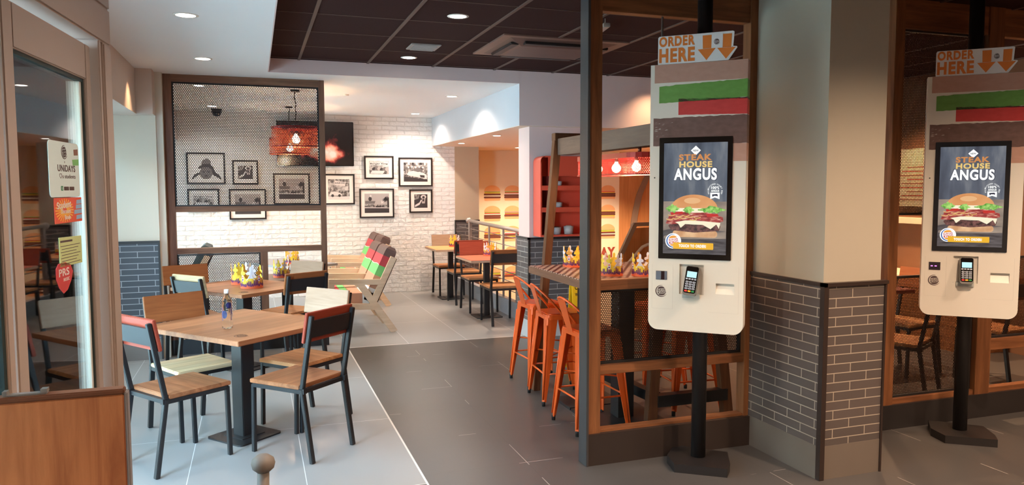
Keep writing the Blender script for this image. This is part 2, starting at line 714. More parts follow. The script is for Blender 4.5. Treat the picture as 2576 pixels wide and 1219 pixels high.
def crescent(cx, cy, r_, a0, a1, wmax, n=26):
    out, inn = [], []
    for i in range(n + 1):
        f = i / n
        a = R(a0 + (a1 - a0) * f)
        wd = wmax * math.sin(PI * (0.06 + 0.9 * f)) + 0.01 * r_
        out.append((cx + r_ * math.cos(a), cy + r_ * math.sin(a)))
        inn.append((cx + (r_ - wd) * math.cos(a), cy + (r_ - wd) * math.sin(a)))
    return out, inn


def strip(mb, out, inn, z0, z1, m, T):
    for i in range(len(out) - 1):
        mb.prism([out[i], out[i + 1], inn[i + 1], inn[i]], z0, z1, m, T)


def logo(mb, r_, x, y, z, T, mb_bun=0, mb_ring=0, mb_txt=0, d=0.0008, n=1):
    """round burger emblem: crescent ring, bun halves and two lines of lettering"""
    tl = Rz(R(8))
    T2 = T @ Tr(x, y, z) @ tl
    o_, i_ = crescent(0, 0, r_, 70, 325, r_ * 0.16)
    strip(mb, o_, i_, 0, d, mb_ring, T2)
    top = arc(0.02 * r_, 0.42 * r_, 0.58 * r_, 0.36 * r_, 0, 180, 12)
    mb.prism(top, 0, d, mb_bun, T2)
    bot = arc(0.02 * r_, -0.46 * r_, 0.58 * r_, 0.30 * r_, 180, 360, 12)
    mb.prism(bot, 0, d, mb_bun, T2)
    mb.text('BURGER', 1.36 * r_, 0.33 * r_, 0.06 * r_, 0.2 * r_, 0, d * 1.3, 0.03, mb_txt, T2)
    mb.text('KING', 1.36 * r_, 0.44 * r_, 0.06 * r_, -0.22 * r_, 0, d * 1.3, 0.035, mb_txt, T2)


# ================================================================== SETTING
fl = MB()
fl.box(-1.9, 3.13, -2.5, 11.7, -0.1, 0)
fl.box(3.13, 7.6, -2.5, 7.55, -0.1, 0)
struct(fl.build('floor', floor_mat()))
struct(MB().box(3.13, 9.5, 7.55, 12.7, -1.3, -1.2).build('floor', M['plywood']))
struct(MB().box(-9, -1.9, -6, 16, -0.12, -0.02).build('floor', plain('outdoor paving', sw(150, 145, 140), 0.9)))

# ceilings: white plane z 2.72, raised dark grid ceiling z 2.85
struct(MB().box(-1.0, 0.150, -2.5, 7.5, 2.72, 2.86).box(-1.0, 7.6, 7.5, 11.7, 2.72, 2.86).build('ceiling', M['white']))


def dark_ceiling():
    mt, t, b = nmat('dark grid ceiling')
    tc = N(t, 'ShaderNodeTexCoord')
    sp = N(t, 'ShaderNodeSeparateXYZ')
    t.links.new(tc.outputs['Object'], sp.inputs[0])
    nz = N(t, 'ShaderNodeTexNoise')
    nz.inputs['Scale'].default_value = 60
    t.links.new(tc.outputs['Object'], nz.inputs['Vector'])
    rp = N(t, 'ShaderNodeValToRGB')
    rp.color_ramp.elements[0].color = sw(47, 24, 23)
    rp.color_ramp.elements[1].color = sw(57, 32, 30)
    t.links.new(nz.outputs['Fac'], rp.inputs['Fac'])
    t.links.new(rp.outputs[0], b.inputs['Base Color'])
    b.inputs['Roughness'].default_value = 0.95
    b.inputs['Specular IOR Level'].default_value = 0.15
    return mt


dc = struct(MB().box(0.1585, 7.6, -2.5, 7.4995, 2.85, 2.95).build('ceiling', dark_ceiling()))
gr = MB()
xs = 0.435
while xs < 7.5:
    gr.box(xs - 0.012, xs + 0.012, -2.5, 7.49, 2.842, 2.852, 0)
    xs += 0.65
ys = -2.3
ys = 7.4 - 0.635 * 15
while ys < 7.45:
    gr.box(0.16, 7.55, ys - 0.003, ys + 0.003, 2.8465, 2.852, 0)
    ys += 0.635
struct(gr.build('trim_1', plain('ceiling grid runner', sw(90, 68, 60), 0.6, vary=0)))

# bulkhead face at Y=7.5 right of X 2.665 and the deep soffit behind it
bk = MB()
bk.box(2.665, 7.6, 7.495, 7.6, 2.285, 2.85)
struct(bk.build('wall_bulkhead', M['greige']))
struct(MB().box(2.6645, 2.75, 7.496, 11.6, 2.2852, 2.72).build('wall_bulkhead', plain('bulkhead paint with cool light tint', sw(188, 190, 196), 0.85, vary=0.01)))  # same paint as the front; bluish light put into the side's colour
struct(MB().box(2.668, 9.5, 7.4985, 12.7, 2.2805, 2.2848).build('ceiling', plain('lower ceiling paint', sw(226, 204, 184), 0.9, vary=0.01)))
struct(MB().box(0.158, 2.665, 7.492, 7.4995, 2.72, 2.85).build('wall_recess', M['greige']))
struct(MB().box(0.1505, 0.158, -2.5, 7.4995, 2.72, 2.85).build('wall_recess', M['greige']))

# back brick wall Y=11.6
whiteb = brick('white painted brick', sw(244, 241, 239), sw(238, 235, 233), sw(232, 228, 225), 0.235, 0.068, 0.007, 'XZ', 0.65, 1.0, rugged=1.0, dist=0.032)
wb = MB()
wb.box(-1.9, 3.03, 11.6, 11.75, 0, 2.86)
struct(wb.build('wall_back', whiteb))
# painted pier beside stairwell
struct(MB().box(3.03, 3.43, 11.6, 11.8, -1.2, 2.3).build('wall_pier', plain('tan pier paint', sw(192, 172, 148), 0.85, vary=0.01)))
tile_back = brick('dark grey wall tile', sw(96, 92, 92), sw(84, 80, 82), sw(150, 146, 142), 0.29, 0.058, 0.004, 'XZ', 0.35, 0.3)
pd = MB()
pd.box(3.03, 3.41, 11.57, 11.6, 0.0, 1.09)
struct(pd.build('wall_pier', tile_back))
struct(MB().box(3.02, 3.43, 11.555, 11.6, 1.09, 1.115).box(3.02, 3.035, 11.555, 11.6, 0, 1.09).build('trim_2', M['black_trim']))
# stairwell walls
struct(MB().box(3.43, 6.46, 12.6, 12.75, -1.3, 2.3).build('wall_stairwell', plain('mural ground paint', sw(228, 206, 174), 0.85, vary=0.01)))
struct(MB().box(6.46, 9.5, 12.6, 12.75, -1.3, 2.3).build('wall_stairwell', M['plywood']))
struct(MB().box(9.5, 9.6, 7.5, 12.7, -1.3, 2.3).build('wall_right', M['plywood']))
st = MB()
for k in range(5):
    st.box(3.16, 3.16 + 0.9, 8.0 + k * 0.28, 12.6, -0.16 - 0.16 * (k + 1), -0.16 * k - 0.001 if False else -0.16 * (5 - k) + 0.0)
st = MB()
for k in range(6):
    st.box(3.55, 4.45, 8.0 + k * 0.28, 8.28 + k * 0.28, -1.2, -0.12 - 0.17 * k)
tag(st.build('stair_flight', M['plywood']), 'golden timber stair treads going down behind the metal railing', 'stairs')
struct(MB().box(3.04, 3.12, 7.93, 11.56, 0.0, 0.20).build('baseboard_right', plain('grey stair kerb', sw(150, 152, 160), 0.45, vary=0.02)))

struct(MB().box(3.33, 3.43, 11.8, 12.75, -1.3, 2.3).build('wall_stairwell', M['cream']))
struct(MB().box(7.1, 9.6, 7.45, 7.6, -1.3, 2.95).build('wall_stairwell', M['plywood']))
struct(MB().box(3.13, 7.6, 7.45, 7.549, -1.3, -0.1).box(3.03, 3.13, 7.55, 12.7, -1.3, -0.1).build('wall_stairwell', M['plywood']))
# column X 2.8.. Y 7.5-7.9 and the dark wall facing us
tile_mid = brick('dark grey wall tile mid', sw(98, 92, 92), sw(86, 82, 84), sw(168, 162, 158), 0.26, 0.058, 0.0035, 'XZ', 0.35, 0.3)
tile_midy = brick('dark grey wall tile side', sw(98, 92, 92), sw(86, 82, 84), sw(168, 162, 158), 0.26, 0.058, 0.0035, 'YZ', 0.35, 0.3)
struct(MB().box(2.80, 3.50, 7.56, 7.9, 1.07, 2.285).build('wall_column', M['greige']))
struct(MB().box(2.79, 3.505, 7.54, 7.56, 0.19, 1.07).build('wall_column', tile_mid))
struct(MB().box(2.785, 2.80, 7.545, 7.92, 0.19, 1.07).build('wall_column', tile_midy))
struct(MB().box(2.80, 3.13, 7.56, 7.9, 0.0, 1.07).box(3.13, 3.50, 7.56, 7.9, -1.2, 1.07).build('wall_column', M['greige']))
struct(MB().box(2.787, 3.505, 7.537, 7.56, 0, 0.19).box(2.783, 2.80, 7.545, 7.92, 0, 0.19).build('baseboard_column', plain('pale blue grey skirting', sw(170, 172, 176), 0.45, vary=0.02)))
struct(MB().box(2.778, 3.51, 7.53, 7.56, 1.07, 1.092).box(2.778, 2.80, 7.53, 7.93, 1.07, 1.092).box(2.778, 2.796, 7.53, 7.548, 0, 1.07).build('trim_3', M['black_trim']))
struct(MB().box(3.5, 3.51, 7.56, 7.9, -1.2, 2.285).build('wall_column', M['greige']))

# left side: wall segment at Y=7.8, bulkheads, shopfront windows
tile_left = brick('blue grey wall tile', sw(66, 68, 76), sw(58, 61, 69), sw(150, 152, 158), 0.29, 0.055, 0.0035, 'XZ', 0.35, 0.3, off=(0.04, 0.01, 0))
struct(MB().box(-1.9, -0.86, 7.8, 7.92, 0, 2.72).build('wall_left', M['cream']))
struct(MB().box(-0.86, -0.80, 7.82, 7.92, 0, 2.72).build('wall_left', M['cream']))
struct(MB().box(-1.9, -0.87, 7.782, 7.8, 0.2, 1.11).build('wall_left', tile_left))
struct(MB().box(-1.9, -0.87, 7.778, 7.8, 0, 0.2).build('baseboard_left', M['skirt']))
struct(MB().box(-1.9, -0.86, 7.77, 7.8, 1.11, 1.135).box(-0.875, -0.86, 7.77, 7.8, 0, 1.11).build('trim_4', M['black_trim']))
struct(MB().box(-1.9, -1.0, 3.45, 7.8, 2.31, 2.86).build('wall_left', M['beige']))
struct(MB().box(-1.9, -1.0, 7.92, 11.6, 2.31, 2.86).build('wall_left', M['beige']))
struct(MB().box(-0.999, -0.86, 7.62, 7.7995, 2.312, 2.72).build('wall_left', M['beige']))
# walls of the part of the room behind the camera
struct(MB().box(-1.9, 7.6, -2.6, -2.5, 0, 2.95).build('wall_front', M['beige']))
struct(MB().box(7.0, 7.1, -2.5, 7.6, 0, 2.95).build('wall_right', plain('brown wall paint', sw(124, 84, 58), 0.8)))
struct(MB().box(-1.95, -0.95, -2.5, 3.36, 2.5, 2.95).build('wall_left', M['beige']))
struct(MB().box(-1.98, -1.9, -2.5, 1.8, 0, 2.5).build('wall_left', M['beige']))  # unseen wall added to hold back daylight from the near left

# shopfront windows (frame, mullions, panes)
winglass = glass('shopfront glass')


def shopfront(name, y0, y1, n, z1=2.31):
    o = struct(MB().box(-1.93, -1.87, y0, y1, 0, 0.08).box(-1.93, -1.87, y0, y1, z1 - 0.07, z1).build(name, M['alu']))
    for k in range(n + 1):
        y = y0 + (y1 - y0) * k / n
        y = min(max(y, y0 + 0.03), y1 - 0.03)
        MB().box(-1.935, -1.865, y - 0.03, y + 0.03, 0.05, z1 - 0.05).build('window_frame', plain('pale shopfront mullion', sw(196, 200, 204), 0.4, 0.2, vary=0), o)
        if k < n:
            ya = y0 + (y1 - y0) * k / n
            yb = y0 + (y1 - y0) * (k + 1) / n
            MB().box(-1.903, -1.897, ya + 0.03, yb - 0.03, 0.08, z1 - 0.07).build('pane', winglass, o)
    return o


shopfront('window_1', 3.45, 7.78, 3)
shopfront('window_2', 7.94, 11.58, 3)

# building across the street
ob = brick('sandstone facade', sw(206, 170, 140), sw(186, 150, 122), sw(150, 124, 104), 0.9, 0.32, 0.012, 'YZ', 0.9, 0.3)
o = MB().box(-9.2, -8.8, -3, 16, 0, 5.0).build('building_facade', ob)
tag(o, 'sandstone fronted building seen outside through the entrance glass', 'building')
for k in range(4):
    MB().box(-8.82, -8.78, 0 + k * 3.6, 1.5 + k * 3.6, 1.0, 3.0).build('window', plain('dark outdoor window', sw(60, 66, 74), 0.2, vary=0), o)

# ================================================================== ENTRANCE DOOR
DA = math.atan2(-0.995, -0.0976)
door_root = struct(empty('door_1', (-0.58, 3.3, 0), DA))
# local x runs from jamb toward the viewer side (s), local y = to the room's left (outside) negative side
jb = MB()
jb.box(-0.075, 0.02, -0.05, 0.05, 0, 2.19, bev=0.006)
jb.box(0.02, 0.06, -0.035, 0.035, 0, 2.19, bev=0.004)
jb.box(0.06, 0.085, -0.05, 0.05, 0, 2.19, bev=0.004)
jb.build('door_jamb', M['alu'], door_root)
hd = MB()
hd.box(-0.075, 2.6, -0.20, 0.05, 2.19, 2.33, bev=0.006)
hd.box(-0.075, 2.6, -0.05, 0.05, 2.33, 2.5, bev=0.006)
hd.build('header_box', M['alu'], door_root)
MB().box(-0.075, 2.6, -0.05, 0.05, 2.5, 2.72).build('header_box', M['beige'], door_root)
leaf = MB()
leaf.box(0.10, 0.155, -0.022, 0.022, 0.02, 2.16, bev=0.004)
leaf.box(0.80, 0.87, -0.022, 0.022, 0.02, 2.16, bev=0.004)
leaf.box(0.155, 0.80, -0.022, 0.022, 2.03, 2.16, bev=0.004)
leaf.box(0.155, 0.80, -0.022, 0.022, 0.02, 0.14, bev=0.004)
lf = leaf.build('door_leaf', M['alu'], door_root)
gk = MB()
gk.box(0.155, 0.172, -0.012, 0.012, 0.14, 2.03)
gk.box(0.792, 0.80, -0.012, 0.012, 0.14, 2.03)
gk.box(0.172, 0.792, -0.012, 0.012, 2.018, 2.03)
gk.build('gasket', M['gasket'], lf)
MB().box(0.172, 0.19, -0.008, 0.008, 0.14, 2.018).build('reflection_strip', M['reflection_white'], lf)  # white strip standing in for a reflection along the glass edge
MB().box(0.19, 0.792, -0.004, 0.004, 0.14, 2.018).build('pane', glass('door glass'), lf)
MB().box(0.825, 0.85, -0.06, -0.022, 0.9, 1.05, bev=0.006).build('door_handle', plain('pull handle steel', sw(170, 168, 164), 0.3, 0.8, vary=0), lf)
# second leaf / fixed screen nearest the viewer
lf2 = MB().box(0.885, 0.925, -0.02, 0.02, 0.02, 2.16, bev=0.004).box(2.4, 2.46, -0.02, 0.02, 0.02, 2.16).box(0.925, 2.4, -0.02, 0.02, 2.05, 2.16).box(0.925, 2.4, -0.02, 0.02, 0.02, 0.14).build('door_leaf', M['alu'], door_root)
MB().box(0.925, 0.945, -0.012, 0.012, 0.14, 2.05).build('gasket', M['gasket'], lf2)
MB().box(0.945, 2.4, -0.004, 0.004, 0.14, 2.05).build('pane', glass('door glass clear'), lf2)

# stickers on the door glass (room side is local +y? facing the viewer)
DT = Tr(-0.58, 3.3, 0) @ Rz(DA)


def door_face(s_, z, kx=1.0, ky=1.0):
    # drawing plane on the glass, x to the viewer's right (towards the jamb), y up, normal towards the room
    return DT @ Tr(s_, 0.0045, z) @ Matrix(((-1, 0, 0, 0), (0, 0, 1, 0), (0, 1, 0, 0), (0, 0, 0, 1))) @ Matrix.Diagonal((kx, ky, 1, 1))


stk = MB()
T = door_face(0.372, 1.695, 0.87, 0.72)
stk.prism(rrect(-0.17, 0.17, -0.13, 0.13, 0.022), 0, 0.001, 0, T)
logo(stk, 0.033, 0.0, 0.082, 0.001, T, 1, 1, 1, 0.0006)
stk.text('x', 0.008, 0.008, 0, 0.035, 0.001, 0.0005, 0.0, 1, T)
stk.text('UNiDAYS', 0.20, 0.032, 0.02, 0.006, 0.001, 0.0006, 0.02, 1, T)
stk.text('s students', 0.15, 0.019, 0.045, -0.032, 0.001, 0.0006, 0.005, 1, T)
hp = [(-0.062, -0.024), (-0.056, -0.020), (-0.050, -0.023), (-0.044, -0.020), (-0.038, -0.024), (-0.040, -0.034), (-0.050, -0.042), (-0.060, -0.034)]
for i in range(len(hp)):
    a, b_ = hp[i], hp[(i + 1) % len(hp)]
    stk.bar((*a, 0.0012), (*b_, 0.0012), 0.0018, 0.001, 1, T)
stk.prism(rrect(-0.052, -0.028, -0.100, -0.078, 0.004), 0.001, 0.0016, 2, T)
stk.text('U', 0.011, 0.012, -0.040, -0.089, 0.0016, 0.0004, 0.01, 0, T)
stk.prism(rrect(-0.018, 0.036, -0.099, -0.081, 0.003), 0.001, 0.0016, 1, T)
stk.prism(rrect(0.044, 0.098, -0.099, -0.081, 0.003), 0.001, 0.0016, 1, T)
stk.prism([(0.11, 0.10), (0.16, 0.105), (0.16, 0.075), (0.112, 0.072)], 0.001, 0.0016, 3, T)
stk.prism([(0.09, 0.05), (0.165, 0.055), (0.165, 0.025), (0.095, 0.022)], 0.001, 0.0016, 4, T)
o = stk.build('sticker', [plain('pale mint vinyl', sw(222, 236, 232), 0.6, vary=0), M['ink'], plain('badge green', sw(60, 140, 100), 0.5, vary=0), plain('sticker brown', sw(140, 96, 80), 0.5, vary=0), plain('sticker green', sw(120, 190, 110), 0.5, vary=0)])
tag(o, 'large pale student offer sticker with round emblem on the door glass', 'sticker')
stk = MB()
T = door_face(0.35, 1.556, 1.05, 0.74)
stk.prism(rrect(-0.13, 0.13, -0.058, 0.058, 0.004), 0, 0.001, 0, T)
for k in range(24):
    a = 2 * PI * k / 24
    c_, s_ = math.cos(a), math.sin(a)
    p = (-0.04 + 0.02 * c_, 0.0 + 0.015 * s_)
    q = (-0.04 + 0.085 * c_, 0.0 + 0.054 * s_)
    stk.bar((*p, 0.0012), (*q, 0.0012), 0.006, 0.0006, 1, T)
stk.text('Student', 0.13, 0.032, -0.045, 0.026, 0.0016, 0.0006, 0.02, 2, T, rot=0.06)
stk.text('Discount', 0.09, 0.020, -0.03, -0.004, 0.0016, 0.0006, 0.01, 2, T)
stk.text('Book', 0.055, 0.020, -0.015, -0.032, 0.0016, 0.0006, 0.01, 2, T)
for k, (a, b_) in enumerate(((0.075, 0.035), (0.068, 0.012), (0.05, -0.012), (0.07, -0.038))):
    stk.prism([(a, b_ - 0.009), (0.128, b_ - 0.007), (0.128, b_ + 0.013), (a + 0.003, b_ + 0.010)], 0.001, 0.0016, 3, T)
o = stk.build('sticker', [plain('orange red vinyl', sw(232, 86, 60), 0.5, vary=0), plain('sun yellow', sw(250, 190, 70), 0.5, vary=0), M['mat_white'], plain('note blue', sw(150, 190, 222), 0.5, vary=0)])
tag(o, 'orange red discount book sticker with sunburst on the door glass', 'sticker')
stk = MB()
T = door_face(0.35, 1.415, 0.98, 0.92)
stk.prism([(-0.11, -0.052), (0.12, -0.056), (0.12, 0.05), (-0.11, 0.056)], 0, 0.001, 0, T)
stk.bar((-0.10, 0.040, 0.0012), (0.02, 0.038, 0.0012), 0.0075, 0.0006, 1, T)
for k in range(7):
    stk.bar((-0.10 + 0.01 * (k % 2), 0.022 - k * 0.011, 0.0012), (0.10 - 0.02 * (k % 3), 0.021 - k * 0.011, 0.0012), 0.0022, 0.0006, 1, T)
o = stk.build('notice', [plain('lime paper', sw(206, 214, 150), 0.8, vary=0), M['ink']])
tag(o, 'pale green typed notice sheet on the door glass', 'notice')
stk = MB()
T = door_face(0.415, 1.328, 0.98, 0.72)
stk.prism([(-0.085, 0.05), (-0.06, 0.072), (0.0, 0.075), (0.06, 0.055), (0.08, 0.02), (0.06, -0.02), (0.02, -0.06), (-0.02, -0.072), (-0.06, -0.04), (-0.085, 0.0)], 0, 0.001, 0, T)
stk.text('PRS', 0.10, 0.036, -0.01, 0.028, 0.001, 0.0006, 0.015, 1, T)
stk.text('MUSIC', 0.06, 0.016, 0.012, -0.008, 0.001, 0.0006, 0.01, 1, T)
o = stk.build('sticker', [plain('raspberry red vinyl', sw(206, 56, 60), 0.5, vary=0), M['mat_white']])
tag(o, 'red heart shaped music licence sticker low on the door glass', 'sticker')

# ================================================================== FOREGROUND BOTTOM LEFT
pn = empty('low_panel', (-0.49, 2.2, 0))
MB().box(-0.15, 0.148, -0.018, 0.018, 0.0, 1.085, bev=0.003).build('panel', M['panelwood'], pn)
MB().box(-0.15, 0.149, -0.02, 0.02, 1.085, 1.10, bev=0.003).build('top_edge', wood('dark panel edge', sw(92, 56, 38), sw(120, 76, 52), 0), pn)
MB().box(0.148, 0.157, -0.018, 0.018, 0.0, 1.09, bev=0.003).build('end_edge', M['edge_grey'], pn)
tag(pn, 'walnut veneered low panel with grey end edge in the bottom left corner', 'panel')


def club_seat(name, x, y, rz, label, top=0.97, hw=0.19):
    r_ = empty(name, (x, y, 0), rz)
    lm = plain('tan brown leather', sw(138, 78, 54), 0.5, vary=0.05, bump=0.1)
    b_ = MB()
    prof = rrect(-hw, hw, 0.45, top, 0.045)
    b_.prism(prof, -0.03, 0.03, 0, FACE)
    b_.build('backrest', lm, r_)
    MB().box(-0.2, 0.2, 0.02, 0.42, 0.40, 0.48, bev=0.02).build('seat', lm, r_)
    for a in (-0.17, 0.17):
        for c_ in (0.0, 0.38):
            MB().tube([(a, c_, 0), (a, c_, 0.41)], 0.014).build('leg', M['black_steel'], r_)
    tag(r_, label, 'chair')
    return r_


# seats behind the panel: their tops just show above it
s1 = club_seat('upholstered_chair', -0.945, 3.22, R(0), 'brown upholstered chair behind the entrance glass, left of two', 0.985)
s1.location.z = 0
s2 = club_seat('upholstered_chair', -0.80, 2.86, R(184), 'brown upholstered chair just behind the walnut panel, right of two', 0.955, 0.12)
o = MB().box(-0.05, 0.05, -0.012, 0.012, 1.10, 1.105, bev=0.002).box(0.035, 0.05, -0.012, 0.012, 1.105, 1.114).box(-0.05, -0.04, -0.012, 0.012, 1.105, 1.114).build('bracket', plain('brushed bracket steel', sw(168, 164, 158), 0.3, 0.8, vary=0), pn)
o.location = (-0.08, 0.0, 0.0)

# grey knob topped handle at the bottom edge
kb = MB()
kb.tube([(0.0, 1.96, 0.0), (-0.012, 1.97, 0.45), (0.004, 1.985, 0.905)], [0.02, 0.017, 0.015], 16)
kb.lathe([(0.0, 0.902), (0.016, 0.902), (0.027, 0.912), (0.030, 0.924), (0.027, 0.936), (0.014, 0.946), (0.0, 0.948)], 20, 0, Tr(0.004, 1.985, 0))
# weighted foot so that the handle stands by itself
kb.box(-0.13, 0.11, 1.90, 2.02, 0, 0.06, 0, bev=0.01)
o = kb.build('dustpan_handle', plain('mid grey plastic', sw(112, 104, 98), 0.6, vary=0.03))
tag(o, 'grey knob topped dustpan handle standing upright at the bottom edge', 'handle')

# ================================================================== CHAIRS
def make_chair(name, backmat, seatmat, label, group=None):
    """seat at origin, facing +Y"""
    r_ = empty(name)
    st_ = M['black_steel']
    for sx in (-1, 1):
        # rear leg with back post (cranked at the seat)
        lg = MB()
        x = sx * 0.185
        lg.bar((x, -0.245, 0), (x, -0.175, 0.44), 0.026, 0.030, 0, None, (1, 0, 0), 0.003)
        lg.bar((x, -0.175, 0.43), (x, -0.262, 0.885), 0.026, 0.026, 0, None, (1, 0, 0), 0.003)
        lg.box(x - 0.013, x + 0.013, -0.20, -0.155, 0.415, 0.445)
        lg.build('leg', st_, r_)
        MB().bar((x, 0.225, 0), (x, 0.215, 0.43), 0.025, 0.025, 0, None, (1, 0, 0), 0.003).build('leg', st_, r_)
    fr = MB()
    for sx in (-1, 1):
        fr.box(sx * 0.185 - 0.0125, sx * 0.185 + 0.0125, -0.17, 0.21, 0.412, 0.436)
    fr.box(-0.185, 0.185, 0.20, 0.225, 0.412, 0.436)
    fr.box(-0.185, 0.185, -0.185, -0.160, 0.412, 0.436)
    fr.build('seat_frame', st_, r_)
    MB().box(-0.20, 0.20, -0.165, 0.235, 0.437, 0.462, bev=0.004).build('seat', seatmat, r_)
    # back plate (steel) and wooden board in front of it, tilted with the posts
    tilt = math.atan2(0.087, 0.455)
    T_ = Tr(0, -0.243, 0.80) @ Rx(tilt)
    MB().box(-0.175, 0.175, -0.006, 0.006, -0.05, 0.055, 0, T_).build('back_plate', st_, r_)
    MB().box(-0.205, 0.205, 0.0145, 0.034, -0.085, 0.10, 0, T_, bev=0.003).build('backrest', backmat, r_)
    tag(r_, label, 'chair', group)
    return r_


def put(o, x, y, facing):
    o.location = (x, y, 0)
    o.rotation_euler = (0, 0, R(facing - 90))


G1 = 'wooden chairs around the two square dining tables'
put(make_chair('dining_chair', M['redback'], M['walnut'], 'dining chair with faded red back turned to the viewer, left of the bottle table', G1), -0.47, 4.82, 36)
put(make_chair('dining_chair', M['redback'], M['walnut'], 'dining chair with red brown back at the right front of the bottle table', G1), 0.25, 4.78, 134)
put(make_chair('dining_chair', M['brownback'], M['pale'], 'dining chair with plain brown back and pale striped seat behind the bottle table', G1), -0.43, 5.42, -60)
put(make_chair('dining_chair', M['paleback'], M['oak'], 'dining chair with pale wood back at the far right of the bottle table', G1), 0.31, 5.37, 221)
put(make_chair('dining_chair', M['pale'], M['oak'], 'dining chair with pale top edge and steel plate facing us, left of the crown table', G1), -0.36, 6.93, 40)
put(make_chair('dining_chair', M['brownback'], M['walnut'], 'brown backed dining chair closest to the blue grey tiled wall', G1), -0.56, 7.50, -70)
put(make_chair('dining_chair', M['brownback'], M['oak'], 'dining chair with brown back and dark plate facing us, right of the crown table', G1), 0.30, 6.88, 118)
put(make_chair('dining_chair', M['paleback'], M['oak'], 'pale backed dining chair behind the crown table beside the mesh screen post', G1), 0.32, 7.53, 225)
G2 = 'wooden chairs along the stair railing'
put(make_chair('dining_chair', M['paleback'], M['oak'], 'farthest railing chair, light brown back, beside the white brick wall', G2), 2.79, 11.12, -90)
put(make_chair('dining_chair', M['redback'], M['oak'], 'red backed railing chair with dark plate facing us, near the far small table', G2), 2.80, 10.22, 90)
put(make_chair('dining_chair', M['redback'], M['oak'], 'railing chair with plain coral back behind the red table top', G2), 2.80, 9.50, -90)
put(make_chair('dining_chair', M['brownback'], M['oak'], 'nearest railing chair, brown back with dark plate, beside the tiled column', G2), 2.80, 8.54, 90)
G3 = 'wooden chairs behind the right partition'
put(make_chair('dining_chair', M['brownback'], M['oak'], 'chair seen through dark mesh at the right, close to the tiled pillar', G3), 4.70, 4.42, 118)
put(make_chair('dining_chair', M['brownback'], M['oak'], 'second chair through the dark mesh, farther in beside the pedestal table', G3), 5.40, 5.05, 190)
put(make_chair('dining_chair', M['brownback'], M['oak'], 'chair behind the right partition whose legs show under the wooden rail', G3), 5.84, 4.52, 95)


# ================================================================== TABLES
def make_table(name, w_, d_, h_, topmat, label, px=0.08, edge=None, group=None, th=0.03, with_logo=False):
    r_ = empty(name)
    tp = MB().box(-w_ / 2, w_ / 2, -d_ / 2, d_ / 2, h_ - th, h_, 0, bev=0.003).build('tabletop', topmat, r_)
    if edge is not None:
        MB().box(-w_ / 2 - 0.003, w_ / 2 + 0.003, -d_ / 2 - 0.003, d_ / 2 + 0.003, h_ - th, h_ - 0.003, bev=0.002).build('edging', edge, tp)
    MB().box(-0.16, 0.16, -0.16, 0.16, h_ - th - 0.012, h_ - th, 0).build('mounting_plate', M['black_steel'], r_)
    MB().box(-px / 2, px / 2, -px / 2, px / 2, 0.012, h_ - th - 0.012, bev=0.004).build('pedestal', M['black_steel'], r_)
    bs = MB()
    bs.prism(rrect(-0.17, 0.17, -0.17, 0.17, 0.03), 0, 0.010)
    bs.box(-0.09, 0.09, -0.09, 0.09, 0.010, 0.016)
    bs.build('base_plate', M['black_steel'], r_)
    if with_logo:
        lg = MB()
        logo(lg, 0.045, 0, 0, 0, Tr(-w_ / 2 + 0.13, -d_ / 2 + 0.13, h_ + 0.0003) @ Rz(R(-40)), 0, 0, 0, 0.0004)
        lg.build('emblem', M['burnt'], tp)
    tag(r_, label, 'table', group)
    return r_


GT = 'square dining tables'
t1 = make_table('dining_table', 0.82, 0.95, 0.75, M['tabletop'], 'square honey wood table carrying the water bottle', 0.10, group=GT, with_logo=True)
t1.location = (-0.1, 5.15, 0)
t1.rotation_euler = (0, 0, R(40))
t2 = make_table('dining_table', 0.82, 0.95, 0.75, M['tabletop'], 'square honey wood table carrying two paper crowns', 0.10, group=GT, with_logo=True)
t2.location = (-0.11, 7.14, 0)
t2.rotation_euler = (0, 0, R(40))
edge = plain('pale laminate edging', sw(190, 160, 136), 0.5, vary=0)
t3 = make_table('dining_table', 0.60, 0.72, 0.75, M['redtop'], 'small coral topped table between the railing chairs', 0.07, edge, 'small tables along the railing')
t3.location = (2.76, 9.02, 0)
t4 = make_table('dining_table', 0.60, 0.72, 0.75, M['orangetop'], 'small orange wood table at the far end of the railing', 0.07, edge, 'small tables along the railing')
t4.location = (2.72, 10.70, 0)
t5 = make_table('lounge_table', 0.7, 0.7, 0.66, M['darktop'], 'dark topped lounge table just behind the mesh screen', 0.08)
t5.location = (0.30, 8.52, 0)
t6 = make_table('lounge_table', 0.7, 1.2, 0.66, plain('grey laminate', sw(142, 134, 132), 0.5), 'long grey lounge table near the white brick wall', 0.08)
t6.location = (0.40, 10.2, 0)
t6.rotation_euler = (0, 0, R(30))
t7 = make_table('dining_table', 0.7, 0.7, 0.75, plain('dark red laminate', sw(120, 50, 36), 0.5), 'dark red table behind the right mesh partition', 0.09)
t7.location = (5.00, 5.25, 0)

# ================================================================== MESH SCREEN (left)
scr = empty('mesh_screen', (-0.04, 7.94, 0))
sx0, sx1 = -0.74, 0.74
MB().box(sx0 - 0.02, sx0 + 0.055, -0.04, 0.04, 0, 2.72, bev=0.002).build('post', M['screenwood'], scr)
MB().box(sx1 - 0.055, sx1, -0.04, 0.04, 0, 2.72, bev=0.002).build('post', M['screenwood'], scr)
for z0, z1 in ((2.65, 2.72), (1.40, 1.455), (0.99, 1.045)):
    MB().box(sx0 + 0.055, sx1 - 0.055, -0.038, 0.038, z0, z1, bev=0.002).build('rail', M['screenwoodx'], scr)
MB().box(0.085, 0.155, -0.035, 0.035, 0.14, 0.99, bev=0.002).build('mullion', M['screenwood'], scr)
MB().box(sx0 + 0.055, 0.085, -0.035, 0.035, 0.19, 0.23).build('rail', M['screenwoodx'], scr)
MB().box(sx0 - 0.02, sx1, -0.045, 0.045, 0.0, 0.15).build('kick_plate', M['black_steel'], scr)


